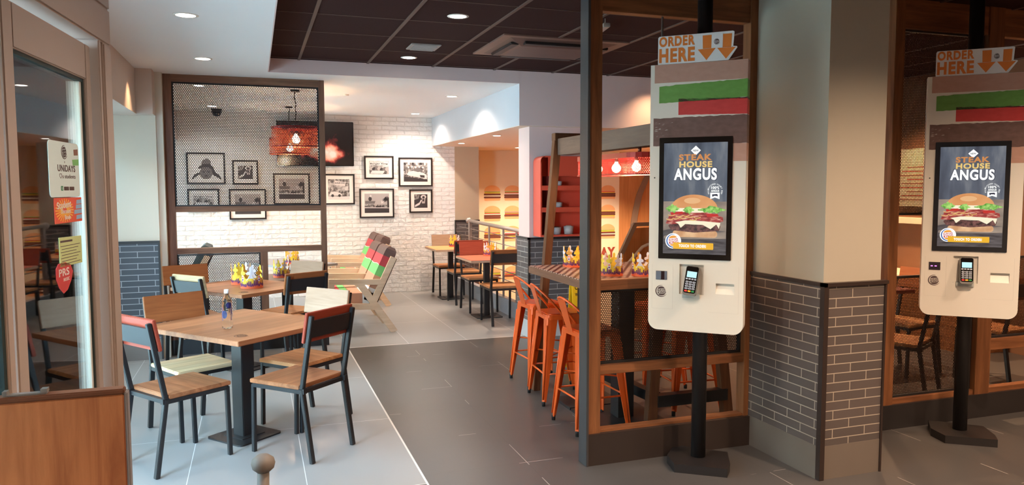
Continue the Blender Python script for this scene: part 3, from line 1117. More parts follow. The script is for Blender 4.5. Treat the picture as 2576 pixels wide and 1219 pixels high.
def mesh_panel(parent, x0, x1, z0, z1, mat, y=0.0, fr=0.014, frm=None):
    p = MB().box(x0 + fr, x1 - fr, y - 0.001, y + 0.001, z0 + fr, z1 - fr).build('mesh_panel', mat, parent)
    f = MB()
    f.box(x0, x1, y - 0.012, y + 0.012, z0, z0 + fr).box(x0, x1, y - 0.012, y + 0.012, z1 - fr, z1)
    f.box(x0, x0 + fr, y - 0.012, y + 0.012, z0 + fr, z1 - fr).box(x1 - fr, x1, y - 0.012, y + 0.012, z0 + fr, z1 - fr)
    f.build('panel_frame', frm or M['black_steel'], p)
    return p


pm = perf('black perforated sheet', sw(34, 32, 34), 0.0165, 0.335)
mesh_panel(scr, sx0 + 0.055, sx1 - 0.055, 1.455, 2.65, pm)
mesh_panel(scr, sx0 + 0.055, 0.085, 0.23, 0.985, perf('black perforated lower sheet', sw(40, 38, 38), 0.0165, 0.36))
tag(scr, 'brown timber framed screen with large black mesh panel beside the tiled wall', 'screen')

# ================================================================== PARTITION 1 (centre)
p1 = empty('timber_partition', (1.80, 3.97, 0))
MB().box(-0.005, 0.010, -0.08, 0.03, 0, 2.85, bev=0.002).build('steel_edge', plain('grey blue steel edge', sw(72, 70, 72), 0.4, 0.3, vary=0), p1)
MB().box(0.010, 0.095, -0.055, 0.025, 0, 2.85, bev=0.002).build('post', M['partwood'], p1)
MB().box(1.095, 1.16, -0.055, 0.025, 0, 2.85, bev=0.002).build('post', M['partwood'], p1)
for z0, z1 in ((2.63, 2.85), (1.03, 1.09), (0.53, 0.585), (0.17, 0.20)):
    MB().box(0.095, 1.095, -0.045, 0.02, z0, z1, bev=0.002).build('rail', M['partwoodx'], p1)
MB().box(0.01, 1.16, -0.075, 0.028, 0.0, 0.185).build('kick_plate', plain('dark brown kick board', sw(48, 38, 34), 0.45, vary=0.02), p1)
pm2 = perf('dark perforated sheet', sw(40, 30, 26), 0.0125, 0.33)
mesh_panel(p1, 0.095, 1.095, 0.585, 1.03, pm2)
tag(p1, 'walnut partition with grey steel front edge and low mesh panel behind the nearer kiosk', 'partition')

# ================================================================== PILLAR
pt = brick('pillar tile front', sw(92, 82, 80), sw(84, 76, 74), sw(166, 154, 140), 0.225, 0.0525, 0.0028, 'XZ', 0.4, 0.3, off=(0.02, -0.02, 0))
pty = brick('pillar tile side', sw(92, 82, 80), sw(84, 76, 74), sw(166, 154, 140), 0.225, 0.0525, 0.0028, 'YZ', 0.4, 0.3, off=(0.05, -0.02, 0))
struct(MB().box(2.945, 3.345, 3.30, 3.93, 0, 2.85).build('wall_pillar', plain('pillar paint', sw(170, 162, 148), 0.85, vary=0.01)))
struct(MB().box(2.955, 3.355, 3.28, 3.30, 0.19, 1.085).build('wall_pillar', pt))
struct(MB().box(2.93, 2.945, 3.30, 3.95, 0.19, 1.085).build('wall_pillar', pty))
struct(MB().box(2.955, 3.352, 3.278, 3.30, 0, 0.19).box(2.928, 2.945, 3.30, 3.95, 0, 0.19).build('baseboard_pillar', plain('brown grey skirting tile', sw(108, 98, 90), 0.45, vary=0.02)))
struct(MB().box(2.922, 3.372, 3.265, 3.30, 1.085, 1.105).box(2.922, 2.945, 3.265, 3.95, 1.085, 1.105).box(2.926, 2.957, 3.268, 3.302, 0, 1.0845).box(3.352, 3.364, 3.27, 3.30, 0, 1.085).build('trim_5', plain('bronze tile trim', sw(58, 46, 42), 0.4, 0.3, vary=0)))

# ================================================================== PARTITION 2 (right)
p2 = empty('timber_partition', (3.35, 3.89, 0))
MB().box(0.0, 0.72, -0.03, 0.03, 0.16, 2.85).build('side_panel', M['partwood'], p2) if False else None
MB().box(0.60, 0.68, -0.05, 0.03, 0, 2.85, bev=0.002).build('post', M['partwood'], p2)
MB().box(1.42, 1.56, -0.05, 0.03, 0, 2.85, bev=0.002).build('post', M['partwood'], p2)
MB().box(2.6, 2.68, -0.05, 0.03, 0, 2.85, bev=0.002).build('post', M['partwood'], p2)
for x0, x1, z0, z1 in ((0.68, 1.42, 2.66, 2.85), (0.68, 1.42, 0.16, 0.20), (1.56, 2.6, 2.66, 2.85), (1.56, 2.6, 0.47, 0.55), (1.56, 2.6, 0.16, 0.20)):
    MB().box(x0, x1, -0.04, 0.02, z0, z1, bev=0.002).build('rail', M['partwoodx'], p2)
MB().box(0.0, 3.6, -0.06, 0.028, 0.0, 0.165).build('kick_plate', M['black_trim'], p2)
pm3 = perf('dark brown perforated sheet', sw(56, 38, 28), 0.0125, 0.38)
mesh_panel(p2, 0.68, 1.42, 0.20, 1.03, pm3)
mesh_panel(p2, 0.68, 1.42, 1.44, 2.66, pm3)
mesh_panel(p2, 1.56, 2.6, 0.55, 1.13, pm3)
MB().box(0.68, 1.42, -0.03, 0.02, 1.13, 1.20).build('rail', M['partwoodx'], p2) if False else None
tag(p2, 'dim walnut partition with tall mesh panels behind the farther kiosk', 'partition')


# ================================================================== KIOSKS
def screen_art(k):
    """advert on the kiosk display. drawing units: u -0.175..0.175, v -0.31..0.31"""
    E = 0.5
    cols = dict(
        bg=noise_ramp('advert backdrop', [(0.3, sw(58, 64, 78)), (0.5, sw(84, 92, 106)), (0.72, sw(128, 132, 138))], 5, emit=E, stretch=(3, 3, 0.7)),
        tan=noise_ramp('advert tan haze', [(0.3, sw(112, 100, 94)), (0.7, sw(168, 150, 134))], 5, emit=E, stretch=(1, 1, 3)),
        wood=noise_ramp('advert dark board', [(0.3, sw(44, 40, 44)), (0.7, sw(104, 98, 100))], 12, emit=E, stretch=(1, 1, 6)),
        bun=noise_ramp('advert bun', [(0.3, sw(204, 130, 74)), (0.7, sw(230, 170, 114))], 6, emit=E),
        bunhi=plain('advert bun highlight', sw(232, 180, 128), emit=E),
        bunlo=noise_ramp('advert lower bun', [(0.3, sw(190, 130, 84)), (0.7, sw(238, 196, 150))], 16, emit=E),
        let=noise_ramp('advert lettuce', [(0.35, sw(72, 150, 50)), (0.65, sw(176, 224, 120))], 60, emit=E),
        red=noise_ramp('advert bacon', [(0.3, sw(120, 30, 34)), (0.5, sw(176, 70, 66)), (0.7, sw(236, 196, 170))], 34, emit=E, stretch=(1, 1, 3)),
        tom=plain('advert tomato', sw(196, 44, 40), emit=E),
        onion=plain('advert fried onion', sw(226, 182, 108), emit=E),
        cheese=plain('advert cheese', sw(250, 240, 208), emit=E),
        patty=noise_ramp('advert patty', [(0.35, sw(44, 26, 28)), (0.65, sw(128, 84, 80))], 60, emit=E),
        white=plain('advert white', sw(250, 252, 250), emit=0.55),
        brown=plain('advert orange brown', sw(206, 136, 76), emit=E),
        yellow=plain('advert straw yellow', sw(236, 200, 120), emit=E),
        banner=plain('advert banner yellow', sw(238, 180, 44), emit=E),
        navy=plain('advert dark blue', sw(38, 44, 66), emit=E),
        blue=plain('emblem blue', sw(40, 96, 170), emit=E),
        crim=plain('emblem red', sw(196, 40, 44), emit=E),
        amber=plain('emblem bun amber', sw(240, 160, 60), emit=E))
    return cols


ART = screen_art(0)


def make_kiosk(loc, label, pole_loc, second=False):
    # local frame: x = across (viewer right), y = into the unit, z up
    r_ = empty('order_kiosk', (loc[0], loc[1], 0), math.atan2(-0.686, 0.728))
    hw = 0.265
    D = 0.085
    z0, z1 = 0.812, 2.317
    shell = MB()
    rc = 0.055
    prof = [(-hw, z1), (-hw, z0 + rc)] + arc(-hw + rc, z0 + rc, rc, rc, 180, 270, 8)[1:] + arc(hw - rc, z0 + rc, rc, rc, 270, 360, 8)[:-1] + [(hw, z0 + rc), (hw, z1)]
    # front with a card-terminal niche and a receipt slot: assembled from strips around the openings
    n = len(prof)
    shell.prism(prof, -D, -0.018, 0, FACE)
    # front skin 18 mm thick with openings
    nx0, nx1, nz0, nz1 = -0.088, 0.048, 1.025, 1.195
    rx0, rx1, rz0, rz1 = 0.115, 0.215, 1.035, 1.095

    def skin(x0, x1, za, zb):
        shell.box(x0, x1, 0, 0.018, za, zb)

    skin(-hw, hw, nz1, z1)
    skin(-hw, nx0, z0 + rc, nz1)
    skin(nx1, rx0, nz0, nz1)
    skin(rx0, rx1, rz1, nz1)
    skin(rx1, hw, z0 + rc, nz1)
    skin(nx0, nx1, z0 + rc, nz0)
    skin(nx1, rx0, z0 + rc, nz0)
    skin(rx0, rx1, z0 + rc, rz0)
    low = [(-hw, z0 + rc)] + arc(-hw + rc, z0 + rc, rc, rc, 180, 270, 8)[1:] + arc(hw - rc, z0 + rc, rc, rc, 270, 360, 8)[:-1] + [(hw, z0 + rc)]
    shell.prism(low, -0.018, 0, 0, FACE)
    sh = shell.build('housing', M['kiosk'], r_)
    # vertical shadow gap at right edge
    MB().box(hw, hw + 0.0012, 0.003, 0.006, z0 + rc, z1).build('seam', M['edge_grey'], sh)
    F = FACE
    # coloured layer stripes wrapped on front and right side
    def band(pts, mat, name='stripe', side=None):
        b_ = MB()
        b_.prism(pts, 0.0003, 0.0013, 0, F)
        if side:
            b_.box(hw + 0.0003, hw + 0.0013, 0.0, D * 0.97, side[0], side[1])
        b_.build(name, mat, sh)

    def rag(xa, xb, zt_a, zt_b, zb_a, zb_b, seed, amp=0.003):
        rnd = random.Random(seed)
        top, bot = [], []
        nn = 26
        for i in range(nn + 1):
            f = i / nn
            top.append((xa + (xb - xa) * f, zt_a + (zt_b - zt_a) * f + rnd.uniform(-amp, amp) * 0.8))
            bot.append((xa + (xb - xa) * f, zb_a + (zb_b - zb_a) * f + rnd.uniform(-amp, amp) * 0.5))
        return bot + top[::-1]

    pr = lambda nm, a, b_, s=30: noise_ramp(nm, [(0.30, a), (0.72, b_)], s, stretch=(1, 1, 2), rough=0.5)
    band([(-0.242, 2.215), (hw, 2.214), (hw, 2.316), (-0.242, 2.316)], ART_STR['pink'], side=(2.214, 2.316))
    band(rag(-0.215, hw, 2.196, 2.213, 2.102, 2.116, 3), ART_STR['green'], side=(2.116, 2.213))
    band(rag(-0.106, hw, 2.122, 2.116, 2.106, 2.108, 5), ART_STR['dark'], side=(2.108, 2.116))
    band(rag(-0.106, hw, 2.108, 2.112, 2.034, 2.026, 4, 0.0015), ART_STR['red'], side=(2.026, 2.108))
    # brown band with scratches, goes behind the display
    band(rag(-0.246, hw, 2.018, 2.023, 1.862, 1.870, 6), ART_STR['brown'], side=(1.87, 2.023))
    band([(0.196, 1.772), (hw, 1.772), (hw, 1.869), (0.196, 1.869)], ART_STR['pink'], side=(1.772, 1.869))
    sc_ = MB()
    rnd = random.Random(9)
    for k in range(16):
        x = -0.242 + rnd.random() ** 2 * 0.12
        z = 1.995 - rnd.random() * 0.1
        sc_.prism([(x, z), (x + rnd.uniform(0.006, 0.026), z + rnd.uniform(0.001, 0.005)), (x + 0.012, z + 0.004)], 0.0013, 0.0016, 0, F)
    sc_.build('scuff_marks', plain('pale print scuff', sw(206, 196, 190), 0.6, vary=0), sh)
    # display
    dp = MB()
    dp.prism(rrect(-0.209, 0.194, 1.225, 1.908, 0.004), 0.0, 0.006, 0, F)
    dsp = dp.build('display_bezel', M['bezel'], r_)
    a = MB()
    mats = list(ART.values())
    ix = {k_: i for i, k_ in enumerate(ART)}
    cx, cz = -0.0075, 1.566
    AF = F @ Tr(cx, cz, 0.0062)
    U = lambda px_: (px_ - 417) / 615 * 0.350
    V = lambda py_: -(py_ - 612) / 1085 * 0.618

    def pl(pts, mm, z=0.0):
        a.prism([(U(x), V(y)) for x, y in pts], z, z + 0.0004, ix[mm], AF)

    pl([(110, 66), (724, 66), (724, 1158), (110, 1158)], 'bg')
    pl([(110, 640), (724, 640), (724, 1000), (110, 1000)], 'tan', 0.0003)
    pl([(110, 930), (240, 900), (724, 930), (724, 1158), (110, 1158)], 'wood', 0.0006)
    pl([(118, 985), (300, 940), (560, 950), (722, 930), (722, 1000), (400, 1010), (120, 1010)], 'tan', 0.0009)
    # burger
    def el(px_, py_, rx_, ry_, a0, a1, n_=20):
        return [(px_ + rx_ * math.cos(R(a0 + (a1 - a0) * i / n_)), py_ - ry_ * math.sin(R(a0 + (a1 - a0) * i / n_))) for i in range(n_ + 1)]
    pl(rrect(205, 640, 925, 992, 30), 'bunlo', 0.0012)
    pl([(160, 880), (200, 850), (420, 870), (640, 850), (670, 880), (655, 925), (420, 945), (190, 925)], 'patty', 0.0015)
    pl([(135, 860), (170, 780), (260, 740), (560, 745), (690, 790), (695, 830), (600, 860), (400, 850), (200, 866)], 'red', 0.0018)
    pl([(530, 760), (640, 758), (650, 785), (540, 790)], 'tom', 0.0021)
    pl([(180, 750), (300, 738), (310, 760), (190, 775)], 'tom', 0.0021)
    rnd = random.Random(2)
    for k_ in range(9):
        x, y = 165 + k_ * 34 + rnd.uniform(-8, 8), 785 + rnd.uniform(-22, 25)
        seg = el(x, y, 34, 16, 200, 350, 6)
        a.tube([(U(p_[0]), V(p_[1]), 0.0024) for p_ in seg], 0.0024, 5, ix['onion'], AF)
    pl([(228, 845), (330, 826), (520, 832), (668, 846), (655, 905), (630, 862), (575, 908), (500, 868), (330, 862), (285, 900), (262, 862)], 'cheese', 0.0024)
    pl(el(412, 712, 228, 140, 0, 180), 'bun', 0.0015)
    pl(el(395, 632, 80, 30, 0, 360), 'bunhi', 0.0019)
    pl([(190, 705), (640, 705), (640, 740), (420, 750), (195, 735)], 'cheese', 0.0021)
    for (xa, xb, ya, yb, sd) in ((135, 270, 660, 765, 1), (305, 415, 680, 770, 2), (450, 718, 678, 765, 3)):
        rnd = random.Random(sd)
        top, bot = [], []
        nn = 12
        for i in range(nn + 1):
            f = i / nn
            x = xa + (xb - xa) * f
            e_ = math.sin(PI * min(max(f, 0.05), 0.95))
            top.append((x, (ya + yb) / 2 - (yb - ya) / 2 * e_ * rnd.uniform(0.5, 1.0)))
            bot.append((x, (ya + yb) / 2 + (yb - ya) / 2 * e_ * rnd.uniform(0.4, 1.0)))
        for i in range(nn):
            pl([top[i], top[i + 1], bot[i + 1], bot[i]], 'let', 0.0026)

    def tx(body, px_, py_, w_, h_, mm, z, bold, rot=0, shear=0):
        a.text(body, w_ / 615 * 0.350, h_ / 1085 * 0.618, U(px_), V(py_), z, 0.0004, bold, ix[mm], AF, rot, shear)

    pl([(422, 96), (470, 142), (422, 190), (374, 142)], 'white', 0.0006)
    tx('NEW', 422, 143, 52, 20, 'navy', 0.001, 0.02)
    tx('STEAK', 418, 208, 318, 62, 'brown', 0.0008, 0.04)
    tx('HOUSE', 422, 277, 318, 60, 'yellow', 0.0008, 0.04)
    a.text('ANGUS', 428 / 615 * 0.350, 130 / 1085 * 0.618, U(419), V(372), 0.0007, 0.0003, 0.06, ix['navy'], AF)
    tx('ANGUS', 419, 372, 416, 118, 'white', 0.0011, 0.038)
    # round quality badge
    for k_, ch in enumerate('FULL-FLAVOURED QUALITY BEEF'):
        if ch == ' ':
            continue
        ang = R(205 - k_ * 230 / 26)
        tx(ch, 612 + 66 * math.cos(ang), 535 - 66 * math.sin(ang), 7, 13, 'white', 0.0008, 0.02, rot=ang - PI / 2)
    tx('100%', 612, 505, 76, 26, 'white', 0.0008, 0.04)
    tx('ANGUS', 612, 535, 78, 22, 'white', 0.0008, 0.04)
    pl([(568, 553), (656, 553), (656, 616), (612, 600), (568, 616)], 'white', 0.0030)
    pl([(584, 570), (630, 566), (640, 574), (636, 592), (628, 584), (600, 584), (596, 594), (588, 590)], 'navy', 0.0034)
    # emblem and banner
    pl(el(212, 1032, 79, 77, 0, 360, 30), 'white', 0.0014)
    logo(a, 68 / 615 * 0.350, U(212), V(1032), 0.0018, AF, ix['amber'], ix['blue'], ix['crim'], 0.0004)
    pl(rrect(212, 605, 1046, 1110, 8), 'banner', 0.0028)
    tx('TOUCH TO ORDER!', 402, 1078, 266, 30, 'white', 0.0033, 0.05)
    ds = a.build('advert_display', mats, dsp)
    # sign on top
    sg = MB()
    sx = lambda x: -0.225 + (x - 160) / 1970 * 0.415
    def sz(x, y):
        bot = 1070 - (x - 160) * 0.082
        top = 335 - (x - 160) * 0.0975
        return 2.318 + (bot - y) / (bot - top) * 0.155
    P_ = lambda l: [(sx(x), sz(x, y)) for x, y in l]
    def prz(l, za, zb, mm):
        # strips so that the concave outline triangulates cleanly
        sg.prism(P_(l), za, zb, mm, F)
    prz([(160, 1070), (160, 380), (185, 338), (230, 328), (1200, 238), (1200, 985)], -0.006, 0, 0)
    prz([(1200, 985), (1200, 238), (2090, 146), (2130, 165), (2105, 545), (2080, 550), (1985, 915), (1960, 918)], -0.006, 0, 0)
    prz([(2100, 545), (2195, 548), (2210, 575), (2000, 905), (1960, 918), (2060, 600)], -0.006, 0, 0)
    tT = F
    x0_, x1_ = sx(192), sx(1132)
    sg.text('ORDER', x1_ - x0_, 0.056, (x0_ + x1_) / 2, 2.318 + 0.124, 0, 0.001, 0.045, 1, tT)
    sg.text('HERE', x1_ - x0_, 0.078, (x0_ + x1_) / 2, 2.318 + 0.0475, 0, 0.001, 0.045, 1, tT)
    for l in ([(1330, 285), (1560, 262), (1555, 612), (1340, 632)], [(1210, 655), (1668, 605), (1435, 928)],
              [(1845, 238), (2070, 216), (2055, 575), (1840, 590)], [(1705, 605), (2168, 572), (1930, 886)]):
        prz(l, 0, 0.001, 1)
    prz([(1562, 205), (1848, 190), (1842, 590), (1560, 605)], 0.0012, 0.002, 0)
    logo(sg, 0.0165, sx(1700), sz(1700, 435), 0.0021, F, 2, 2, 2, 0.0005)
    sg.build('order_here_sign', [plain('sign white', sw(226, 224, 226), 0.5, vary=0), plain('sign orange', sw(222, 122, 44), 0.5, vary=0), M['ink']], r_)
    MB().box(-0.16, 0.1, 0.008, 0.02, z1, z1 + 0.05).build('sign_bracket', M['kiosk'], r_)
    # lower panel details
    lg = MB()
    logo(lg, 0.034, -0.190, 1.036, 0.0004, F, 0, 0, 0, 0.0006)
    lg.build('emblem', M['ink'], r_)
    sn = MB().box(-0.222, -0.158, -0.002, 0.0, 1.102, 1.152).build('scanner_window', plain('scanner glass', sw(40, 24, 30), 0.08, vary=0), r_)
    if not second:
        sv = MB().box(-0.221, -0.192, -0.003, -0.002, 1.103, 1.151).box(-0.172, -0.159, -0.003, -0.002, 1.103, 1.151).build('silver_strip', plain('silver strip', sw(150, 160, 180), 0.2, 0.8, vary=0), sn)
    else:
        MB().box(-0.212, -0.200, -0.003, -0.002, 1.124, 1.130).box(-0.190, -0.178, -0.003, -0.002, 1.124, 1.130).build('indicator', plain('violet indicator', sw(220, 120, 230), emit=1.2), sn)
    MB().box(-0.002, 0.002, -0.001, 0.001, 0, 0.001).build('x', M['black']) if False else None
    dot = MB().lathe([(0.0, 0.0), (0.004, 0.0), (0.004, 0.0012), (0.0, 0.0012)], 12, 0, F @ Tr(-0.236, 1.684, 0.0))
    dot.build('pinhole', M['black'], r_)
    # niche interior: sloped backing and ledge
    nc = MB()
    nc.add([(nx0, 0.0178, nz0 - 0.0), (nx1, 0.0178, nz0), (nx1, 0.055, nz1), (nx0, 0.055, nz1)], [(0, 1, 2, 3)])
    nc.box(nx0 + 0.02, nx1 - 0.02, -0.012, 0.018, 1.005, 1.03)
    nc.build('terminal_niche', plain('niche grey', sw(176, 180, 178), 0.5, vary=0), r_)
    MB().box(rx0, rx1, 0.0165, 0.0178, rz0, rz1).build('receipt_tray', plain('tray cream', sw(214, 208, 198), 0.5, vary=0), r_)
    tr2 = MB()
    tr2.add([(rx0, 0.0, rz0), (rx1, 0.0, rz0), (rx1, 0.0165, rz1 - 0.016), (rx0, 0.0165, rz1 - 0.016)], [(0, 1, 2, 3)])
    tr2.build('receipt_chute', M['kiosk'], r_)
    pl2 = MB()
    for l in ([(-0.243, 0.905), (-0.243, 1.225), None, (-0.115, 0.905)], ):
        pass
    pl2.bar((-0.244, 0, 0.935), (-0.244, 0, 1.19), 0.001, 0.0008)
    pl2.bar((-0.125, 0, 0.935), (-0.125, 0, 1.19), 0.001, 0.0008)
    pl2.bar((-0.244, 0, 0.935), (-0.125, 0, 0.935), 0.001, 0.0008)
    pl2.bar((0.075, 0, 0.93), (0.238, 0, 0.93), 0.001, 0.0008)
    pl2.bar((0.238, 0, 0.93), (0.238, 0, 1.19), 0.001, 0.0008)
    pl2.build('service_seams', plain('seam grey', sw(196, 190, 182), 0.5, vary=0), r_)
    # card terminal
    ct = MB()
    TT = Tr(-0.016, -0.022, 1.105) @ Rx(R(-12)) @ (Ry(R(6)) if not second else Matrix())
    body = rrect(-0.037, 0.037, -0.083, 0.083, 0.012)
    ct.prism(body, -0.012, 0.012, 0, TT @ FACE)
    term = ct.build('card_terminal', plain('terminal grey', sw(120, 116, 112), 0.35, 0.2, vary=0), r_)
    cf = MB()
    TF = TT @ FACE @ Tr(0, 0, 0.0122)
    cf.prism(rrect(-0.034, 0.034, -0.070, 0.080, 0.011), 0, 0.001, 0, TF)
    cf.prism([(-0.027, 0.018), (0.027, 0.018), (0.027, 0.052), (-0.027, 0.052)], 0.001, 0.0015, 1, TF)
    for i in range(4):
        cf.prism(rrect(-0.030 + i * 0.0155, -0.018 + i * 0.0155, 0.005, 0.013, 0.002), 0.001, 0.002, 2, TF)
    for j in range(4):
        for i in range(3):
            cf.prism(rrect(-0.028 + i * 0.0195, -0.012 + i * 0.0195, -0.012 - j * 0.0125, -0.003 - j * 0.0125, 0.003), 0.001, 0.0022, 2, TF)
            cf.prism(rrect(-0.024 + i * 0.0195, -0.016 + i * 0.0195, -0.009 - j * 0.0125, -0.006 - j * 0.0125, 0.001), 0.0022, 0.0025, 0, TF)
    for i in range(3):
        cf.prism(rrect(-0.028 + i * 0.0195, -0.012 + i * 0.0195, -0.064, -0.055, 0.003), 0.001, 0.0022, 3 + i, TF)
    cf.build('keypad', [M['bezel'], plain('terminal lcd', sw(190, 236, 240), emit=0.55), plain('key silver', sw(176, 182, 196), 0.4, vary=0), plain('key red', sw(214, 50, 50), 0.4, vary=0), plain('key yellow', sw(232, 180, 50), 0.4, vary=0), plain('key green', sw(30, 130, 70), 0.4, vary=0)], term)
    # pole and foot (local coordinates of the pole)
    inv = (Tr(loc[0], loc[1], 0) @ Rz(math.atan2(-0.686, 0.728))).inverted()
    pp = inv @ Vector((pole_loc[0], pole_loc[1], 0))
    MB().tube([(pp.x, pp.y, 0.04), (pp.x, pp.y, 2.85)], 0.042, 28).build('pole', M['pole'], r_)
    ft = MB()
    q = [(pp.x - 0.17, pp.y - 0.06), (pp.x - 0.17, pp.y + 0.13), (pp.x + 0.15, pp.y + 0.13), (pp.x + 0.19, pp.y - 0.05), (pp.x + 0.19, pp.y - 0.15), (pp.x - 0.10, pp.y - 0.19)]
    ft.prism(q, 0.0, 0.05, 0)
    ft.build('foot', M['pole'], r_)
    MB().box(-0.10, 0.12, D, pp.y, 1.3, 1.42).box(-0.10, 0.12, D, pp.y, 1.9, 2.02).build('mounting_bracket', M['pole'], r_)
    tag(r_, label, 'kiosk', 'self ordering kiosks')
    return r_


def pstr(nm, a, b_):
    return noise_ramp(nm, [(0.30, a), (0.72, b_)], 22, stretch=(1, 1, 2), rough=0.5)


ART_STR = dict(pink=pstr('printed dusty pink', sw(182, 138, 122), sw(190, 146, 130)), green=pstr('printed green', sw(96, 146, 62), sw(106, 156, 72)),
               dark=pstr('printed dark brown', sw(66, 40, 36), sw(84, 52, 46)), red=pstr('printed red', sw(196, 48, 48), sw(206, 58, 56)),
               brown=pstr('printed patty brown', sw(96, 68, 62), sw(116, 84, 78)))
k1 = make_kiosk((2.337, 3.623), 'white ordering kiosk in front of the orange stools, nearer and larger of two', (2.44, 3.72))
k2 = make_kiosk((4.226, 3.474), 'white ordering kiosk at the right edge of the picture, right of the tiled pillar', (4.325, 3.575), True)

# thin hanging rod above the first kiosk
tag(MB().tube([(2.305, 3.96, 2.02), (2.305, 3.96, 2.635)], 0.007, 10).build('hanging_rod', M['grey_metal']), 'thin grey rod rising behind the nearer order sign', 'rod')

# ================================================================== HIGH TABLE WITH TIMBER FRAME
ht = empty('high_table', (2.42, 4.66, 0))
mt_, t_, b_ = nmat('checked table laminate')
tc = N(t_, 'ShaderNodeTexCoord')
ck = N(t_, 'ShaderNodeTexBrick')
ck.offset = 0.5
ck.inputs['Scale'].default_value = 1
ck.inputs['Brick Width'].default_value = 0.056
ck.inputs['Row Height'].default_value = 0.045
ck.inputs['Mortar Size'].default_value = 0.012
ck.inputs['Mortar Smooth'].default_value = 0
ck.inputs['Color1'].default_value = sw(206, 188, 178)
ck.inputs['Color2'].default_value = sw(200, 180, 170)
ck.inputs['Mortar'].default_value = sw(70, 34, 30)
t_.links.new(tc.outputs['Object'], ck.inputs['Vector'])
t_.links.new(ck.outputs['Color'], b_.inputs['Base Color'])
b_.inputs['Roughness'].default_value = 0.35
tp = MB().box(-0.49, 0.49, -0.60, 0.55, 1.046, 1.05).build('tabletop', mt_, ht)
MB().box(-0.495, 0.495, -0.605, 0.555, 0.995, 1.046, bev=0.002).build('table_edge', wood('brown table edging', sw(104, 72, 58), sw(132, 96, 78), 1), tp)
MB().box(-0.05, 0.07, -0.05, 0.07, 0.02, 0.99).build('pedestal', M['black_steel'], ht)
MB().box(-0.12, 0.0, 0.38, 0.5, 0.02, 0.99).build('pedestal', M['black_steel'], ht)
MB().box(-0.27, 0.25, -0.25, 0.27, 0.0, 0.02).build('base_plate', M['black_steel'], ht)
MB().box(-0.27, 0.17, 0.29, 0.6, 0.0, 0.02).build('base_plate', M['black_steel'], ht)
tag(ht, 'high table with brown and white checked top behind the nearer kiosk', 'table')

fr = empty('timber_frame', (2.31, 5.53, 0))
def fleg(x0, x1, y, zt=2.05, name='leg'):
    MB().bar((x0, y, 0), (x1, y, zt), 0.06, 0.06, 0, None, (0, 1, 0), 0.003).build(name, M['framewood'], fr)
fleg(-0.20, -0.016, 0.02)
fleg(0.357, 0.243, 0.02)
MB().box(-0.05, 0.28, -0.02, 0.06, 2.0, 2.06, bev=0.003).build('cap', M['framewood'], fr)
MB().box(-0.03, 0.09, -1.53, -0.02, 1.885, 2.015, bev=0.003).build('beam', wood('grey brown beam', sw(96, 80, 72), sw(120, 102, 92), 1), fr)
# near trestle
MB().bar((0.24, -1.05, 0), (0.30, -1.05, 0.99), 0.075, 0.06, 0, None, (0, 1, 0), 0.003).build('leg', M['framewood'], fr)
MB().bar((0.86, -1.05, 0), (0.74, -1.05, 0.99), 0.075, 0.06, 0, None, (0, 1, 0), 0.003).build('leg', M['framewood'], fr)
MB().box(0.28, 0.84, -1.09, -1.02, 0.12, 0.20).build('footrest', M['black_steel'], fr)
MB().bar((0.30, -1.02, 0.17), (0.24, -0.05, 0.17), 0.07, 0.07).build('footrest', M['black_steel'], fr)
tag(fr, 'dark timber frame with slanted legs and overhead beam over the checked table', 'frame')

# long red perforated lamp under the beam
ll = empty('pendant_lamp', (2.31, 4.53, 0))
def stadium(hx, hy, n_=10):
    p = arc(0, hy - hx, hx, hx, 0, 180, n_) + arc(0, -hy + hx, hx, hx, 180, 360, n_)
    return p


def shade(poly, z0, z1, mat, parent, name='lamp_shade'):
    """thin wall following poly, with metric UVs for the perforation"""
    me = bpy.data.meshes.new(name)
    n_ = len(poly)
    vs_ = [(x, y, z0) for x, y in poly] + [(x, y, z1) for x, y in poly]
    fs = [(i, (i + 1) % n_, n_ + (i + 1) % n_, n_ + i) for i in range(n_)]
    me.from_pydata(vs_, [], fs)
    uv = me.uv_layers.new(name='UVMap')
    acc = [0]
    for i in range(n_):
        a, b2 = poly[i], poly[(i + 1) % n_]
        acc.append(acc[-1] + math.hypot(a[0] - b2[0], a[1] - b2[1]))
    for i in range(n_):
        L = me.polygons[i].loop_start
        for k, (u_, v_) in enumerate(((acc[i], z0), (acc[i + 1], z0), (acc[i + 1], z1), (acc[i], z1))):
            uv.data[L + k].uv = (u_, v_)
    me.materials.append(mat)
    for p in me.polygons:
        p.use_smooth = True
    o_ = bpy.data.objects.new(name, me)
    col.objects.link(o_)
    o_.parent = parent
    return o_


redp = perf('red perforated steel', sw(176, 34, 26), 0.011, 0.30, rough=0.35, metal=0.4, two_plane=True)
redp2 = perf('orange red perforated steel', sw(186, 84, 52), 0.014, 0.34, rough=0.35, metal=0.4, two_plane=True)
M['redsolid'] = plain('red lamp rim', sw(150, 30, 26), 0.35, 0.3, vary=0)
sh_ = shade(stadium(0.12, 0.48), 1.715, 1.815, redp, ll)
st2 = stadium(0.122, 0.482)
rim = MB()
for i in range(len(st2)):
    a, b2 = st2[i], st2[(i + 1) % len(st2)]
    rim.bar((*a, 1.83), (*b2, 1.83), 0.004, 0.032, 0, None, (0, 0, 1))
    rim.bar((*a, 1.712), (*b2, 1.712), 0.004, 0.008, 0, None, (0, 0, 1))
rim.build('rim', M['redsolid'], sh_)
MB().prism(stadium(0.119, 0.479), 1.843, 1.846).build('top_plate', M['redsolid'], ll)
for y in (0.27, -0.30):
    MB().tube([(0, y, 1.845), (0, y, 1.886)], 0.012, 10).build('stem', plain('brass stem', sw(150, 96, 80), 0.3, 0.7, vary=0), ll)


